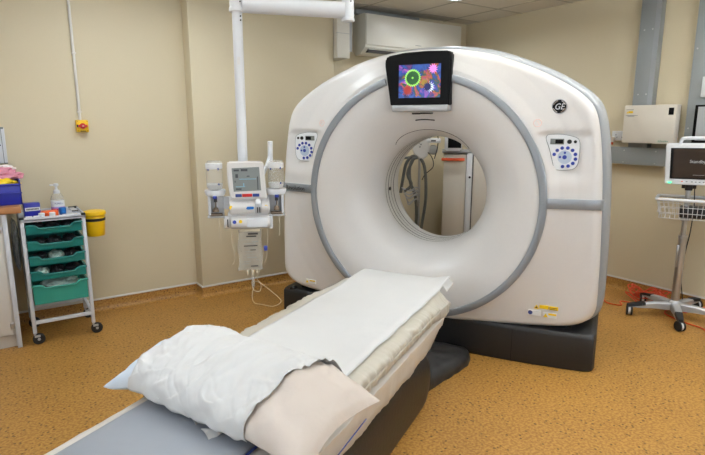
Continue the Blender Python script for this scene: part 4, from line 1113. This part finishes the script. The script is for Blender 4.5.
MB().cyl((0, 0, 1.04), (0, 0, 1.086), .026, n=20).box(-.05, .05, .024, .06, 1.05, 1.2, bev=.006).build('head_mount', 'rubber', st_)
MB().tube([(.035, .03, 1.10), (.05, .03, .9), (.045, .03, .7), (.03, .03, .55), (.02, .04, .35), (.05, .05, .14)], .004, n=8).build('cable', 'rubber', st_)
def sw(x, y, z): return (SX_+x*math.cos(SRZ)-y*math.sin(SRZ), SY_+x*math.sin(SRZ)+y*math.cos(SRZ), z)
o = MB().box(-.09, .10, -.07, .08, 0, .09, bev=.015).build('cable_pouch', 'black'); top(o, sw(.02, 0, .826), SRZ); tag(o, 'black pouch lying in the wire basket of the stand', 'pouch')
o = MB().box(-.06, .07, -.05, .05, 0, .05, bev=.01).build('red_pouch', 'red'); top(o, sw(.185, -.02, .845), SRZ); tag(o, 'red packet beside the black pouch in the basket', 'packet')
# monitor
mo = thing('patient_monitor', 'white patient monitor with dark screen reading Standby on the stand', 'monitor', sw(0, 0, 1.10), SRZ)
def mbx(P, y0, y1, b=.006): return rpoly([(x, z-1.10) for x, z in P], y0, y1, b)
mbx([(-.208, 1.395), (-.20, 1.403), (.245, 1.41), (.25, 1.40), (.25, 1.09), (-.185, 1.088), (-.192, 1.095)], -.075, .02, .007).build('case', 'white2', mo)
sc = mbx([(-.173, 1.368), (.215, 1.374), (.215, 1.135), (-.160, 1.132)], -.078, -.07, .001).build('screen', 'gblack', mo)
mbx([(-.153, 1.360), (.200, 1.366), (.200, 1.143), (-.142, 1.141)], -.0795, -.07, .001).build('display_area', 'mon', sc)
text('lettering', 'Standby', .033, 'standtext', sc, (.012, -.0805, .168), label='pale lettering reading Standby')
box(-.01, .065, -.0805, -.079, .065, .067).build('screen_print', 'standtext', sc, smooth=False)
MB().box(-.17, -.145, -.079, -.07, -.003, .007, bev=.002).build('status_light', 'led', mo)
for k, x in enumerate((-.075, -.045, -.01, .015, .04, .065)): MB().box(x-.006, x+.006, -.078, -.07, .010, .017, bev=.002).build('button', 'orange' if k == 0 else 'greytext', mo)
MB().tube([(-.115, -.03, .30), (-.108, -.03, .330), (-.09, -.03, .342), (0, -.03, .345), (.20, -.03, .348), (.22, -.03, .33), (.222, -.03, .305)], .013, n=12).build('handle', 'white2', mo)

# orange extension cord on the floor and black plug block
cp = []
random.seed(3)
pl_ = [(4.78, 2.74), (4.62, 2.66), (4.45, 2.50), (4.36, 2.40), (4.40, 2.30), (4.50, 2.36), (4.58, 2.26), (4.64, 2.40), (4.72, 2.28), (4.60, 2.16), (4.70, 2.10), (4.78, 2.24), (4.74, 2.0), (4.60, 2.05), (4.66, 1.90), (4.78, 1.92), (4.80, 1.75), (4.66, 1.70), (4.74, 1.55), (4.80, 1.4), (4.78, 1.1)]
for k, p in enumerate(pl_): cp.append((p[0], p[1], .008+(.05*(k % 3 == 1) if 4 < k < 18 else 0)))
tag(MB().tube(cp, .0055, n=8).build('extension_cord', 'cordred'), 'orange extension cord tangled on the floor behind the stand wheels', 'cord')
cp = []
for k in range(64):
    a = k*.62; r = .11+.05*math.sin(k*1.7); cp.append((4.71+r*.6*math.cos(a)+.02*math.sin(k*2.3), 2.22+r*1.25*math.sin(a), .012+.1*abs(math.sin(k*.9))*(1 if k > 3 else .1)))
tag(MB().tube(cp, .0055, n=8).build('extension_cord', 'cordred'), 'loose loops of orange cord heaped against the skirting', 'cord')
cp = [(4.62, 2.02, .006), (4.5, 1.98, .006), (4.42, 1.80, .006), (4.40, 1.66, .006), (4.30, 1.56, .006), (4.30, 1.45, .006), (4.42, 1.3, .006)]
tag(MB().tube(cp, .0055, n=8).build('extension_cord', 'cordred'), 'single strand of orange cord lying flat beside the black plug block', 'cord')
t = thing('plug_block', 'black plug block on the floor at the right edge', 'plug block', (4.29, 1.53, 0), R(40))
MB().box(-.05, .07, -.035, .035, 0, .04, bev=.008).build('block', 'rubber', t); MB().box(-.07, -.045, -.015, .015, .008, .03, bev=.004).build('cable_grip', 'rubber', t)

# ------------------------------------------------------------------ seen through the bore
# directions measured from the camera
t = thing('medical_cabinet', 'tall beige cabinet standing behind the scanner, seen through the bore', 'cabinet', (4.18, 3.93, 0), R(-44))
# local x right, y away
b_ = MB().box(-.265, -.03, -.02, .40, .06, 1.235, bev=.012).build('cabinet_body', 'beige', t)
MB().box(-.027, .032, -.03, .40, .06, 1.25, bev=.006).build('corner_column', 'panelwhite', t)
MB().box(.042, .45, -.03, .40, .06, 1.235, bev=.012).build('side_door', 'beige', t)
MB().box(-.285, .46, -.035, .41, 1.25, 1.275, bev=.008).build('top_tray', 'side_grey', t)
MB().box(-.26, .45, 0, .38, 0, .06).build('kick_plinth', 'base', t)
MB().cyl((.008, -.032, 1.0), (.008, -.042, 1.0), .012).build('lock', 'rubber', t)
MB().box(-.29, -.05, -.055, -.02, 1.17, 1.20, bev=.008).build('orange_strip', 'acpink', t, label='bright orange strip'); MB().box(.10, .22, -.045, -.02, 1.17, 1.20, bev=.008).build('orange_strip', 'acpink', t)
MB().box(.032, .042, -.02, .1, .06, 1.235).build('door_gap', 'ink', t, smooth=False)
t2 = thing('small_monitor', 'small black screen with pale casing on the beige cabinet top', 'monitor', (4.10-.115*.719, 3.93+.115*.695, 1.276), R(-44))
MB().box(-.09, .09, -.02, .05, .012, .155, bev=.01).build('case', 'white2', t2); box(-.055, .08, -.024, -.018, .03, .14).build('screen', 'gblack', t2, smooth=False); MB().box(-.07, .07, -.02, .06, 0, .014, bev=.003).build('foot', 'white2', t2)
t3 = thing('infusion_stand', 'grey drip stand with pale pump head and dark hoses behind the bore', 'medical stand', (3.70, 4.20, 0), R(-42))
MB().cyl((.02, 0, .05), (.02, 0, 1.30), .014, n=20).build('pole', 'silver', t3)
for k in range(5):
    a = 2*math.pi*k/5+.3; lg = MB().cyl((.02, 0, .07), (.02+.26*math.cos(a), .26*math.sin(a), .06), .016, .011).build('leg', 'alu', t3)
    MB().cyl((.02+.26*math.cos(a), -.012+.26*math.sin(a), .028), (.02+.26*math.cos(a), .012+.26*math.sin(a), .028), .028).build('castor', 'rubber', lg)
hd = rpoly([(-.06, 1.30), (-.01, 1.41), (.08, 1.43), (.13, 1.40), (.11, 1.24), (.05, 1.18), (-.04, 1.24)], -.07, .05, .012).build('pump_head', 'white', t3)
MB().box(.09, .23, -.075, .03, 1.36, 1.405, bev=.008).build('pump_arm', 'white2', t3); MB().box(.13, .18, -.078, -.07, 1.375, 1.39, bev=.002).build('pump_slot', 'ink', hd)
MB().cyl((.155, -.04, 1.29), (.155, .02, 1.29), .05, n=24, bev=.006).build('dial', 'alu', t3)
for x, z in ((.01, 1.36), (.03, 1.345), (.02, 1.32)): MB().cyl((x, -.07, z), (x, -.076, z), .008).build('button', 'greytext', hd)
MB().cyl((-.02, -.02, 1.22), (-.16, -.04, 1.20), .012).build('crossbar', 'hose', t3)
hz = [[(.01, -.04, 1.22), (-.06, -.05, 1.22), (-.12, -.05, 1.14), (-.15, -.05, .98), (-.17, -.05, .84)], [(.0, -.05, 1.21), (-.05, -.06, 1.19), (-.08, -.06, 1.1), (-.07, -.06, .95), (-.02, -.05, .82), (.0, -.04, .60), (-.02, -.03, .30)],
      [(.03, -.05, 1.20), (.07, -.06, 1.12), (.09, -.05, .95), (.09, -.05, .75), (.06, -.04, .52), (.03, -.04, .30)], [(-.04, -.06, 1.20), (-.10, -.07, 1.05), (-.06, -.07, .93), (-.13, -.07, .86)]]
for q in hz: MB().tube(q, .016, n=10).build('hose', 'hose', t3)
for q in ([(.06, -.06, 1.3), (.14, -.06, 1.22), (.16, -.06, 1.12), (.08, -.06, 1.04), (.05, -.05, .98)], [(.10, -.06, 1.40), (.19, -.06, 1.44), (.20, -.06, 1.33), (.17, -.06, 1.2)]): MB().tube(q, .005, n=6).build('cable', 'black', t3)
mb = MB(); random.seed(11)
for k in range(7):
    z = .90-.022*k; mb.tube([(-.16+.01*k, -.07, z), (-.08, -.08+.01*(k % 2), z-.03+random.uniform(-.02, .02)), (-.01, -.07, z+random.uniform(-.02, .02)), (.03, -.05, z-.03)], .007, n=6)
mb.build('tubing_bundle', 'alu', t3)

# ------------------------------------------------------------------ camera, world, view
cam = bpy.data.cameras.new('camera'); cam.sensor_width = 36; cam.lens = 530/705*36; cam.clip_start = .05
co = bpy.data.objects.new('camera', cam); COL.objects.link(co)
co.location = (0, 0, 1.55)
B0 = R(55.6); th = R(11.05)
d = Vector((math.cos(B0)*math.cos(th), math.sin(B0)*math.cos(th), -math.sin(th)))
co.rotation_euler = d.to_track_quat('-Z', 'Y').to_euler()
sc = bpy.context.scene; sc.camera = co
w_ = bpy.data.worlds.new('world'); w_.use_nodes = True; w_.node_tree.nodes['Background'].inputs['Color'].default_value = (.5, .5, .5, 1); w_.node_tree.nodes['Background'].inputs['Strength'].default_value = .2
sc.world = w_
sc.view_settings.view_transform = 'Standard'; sc.view_settings.look = 'None'; sc.view_settings.gamma = 1; sc.view_settings.use_curve_mapping = False
sc.view_settings.exposure = -0.07
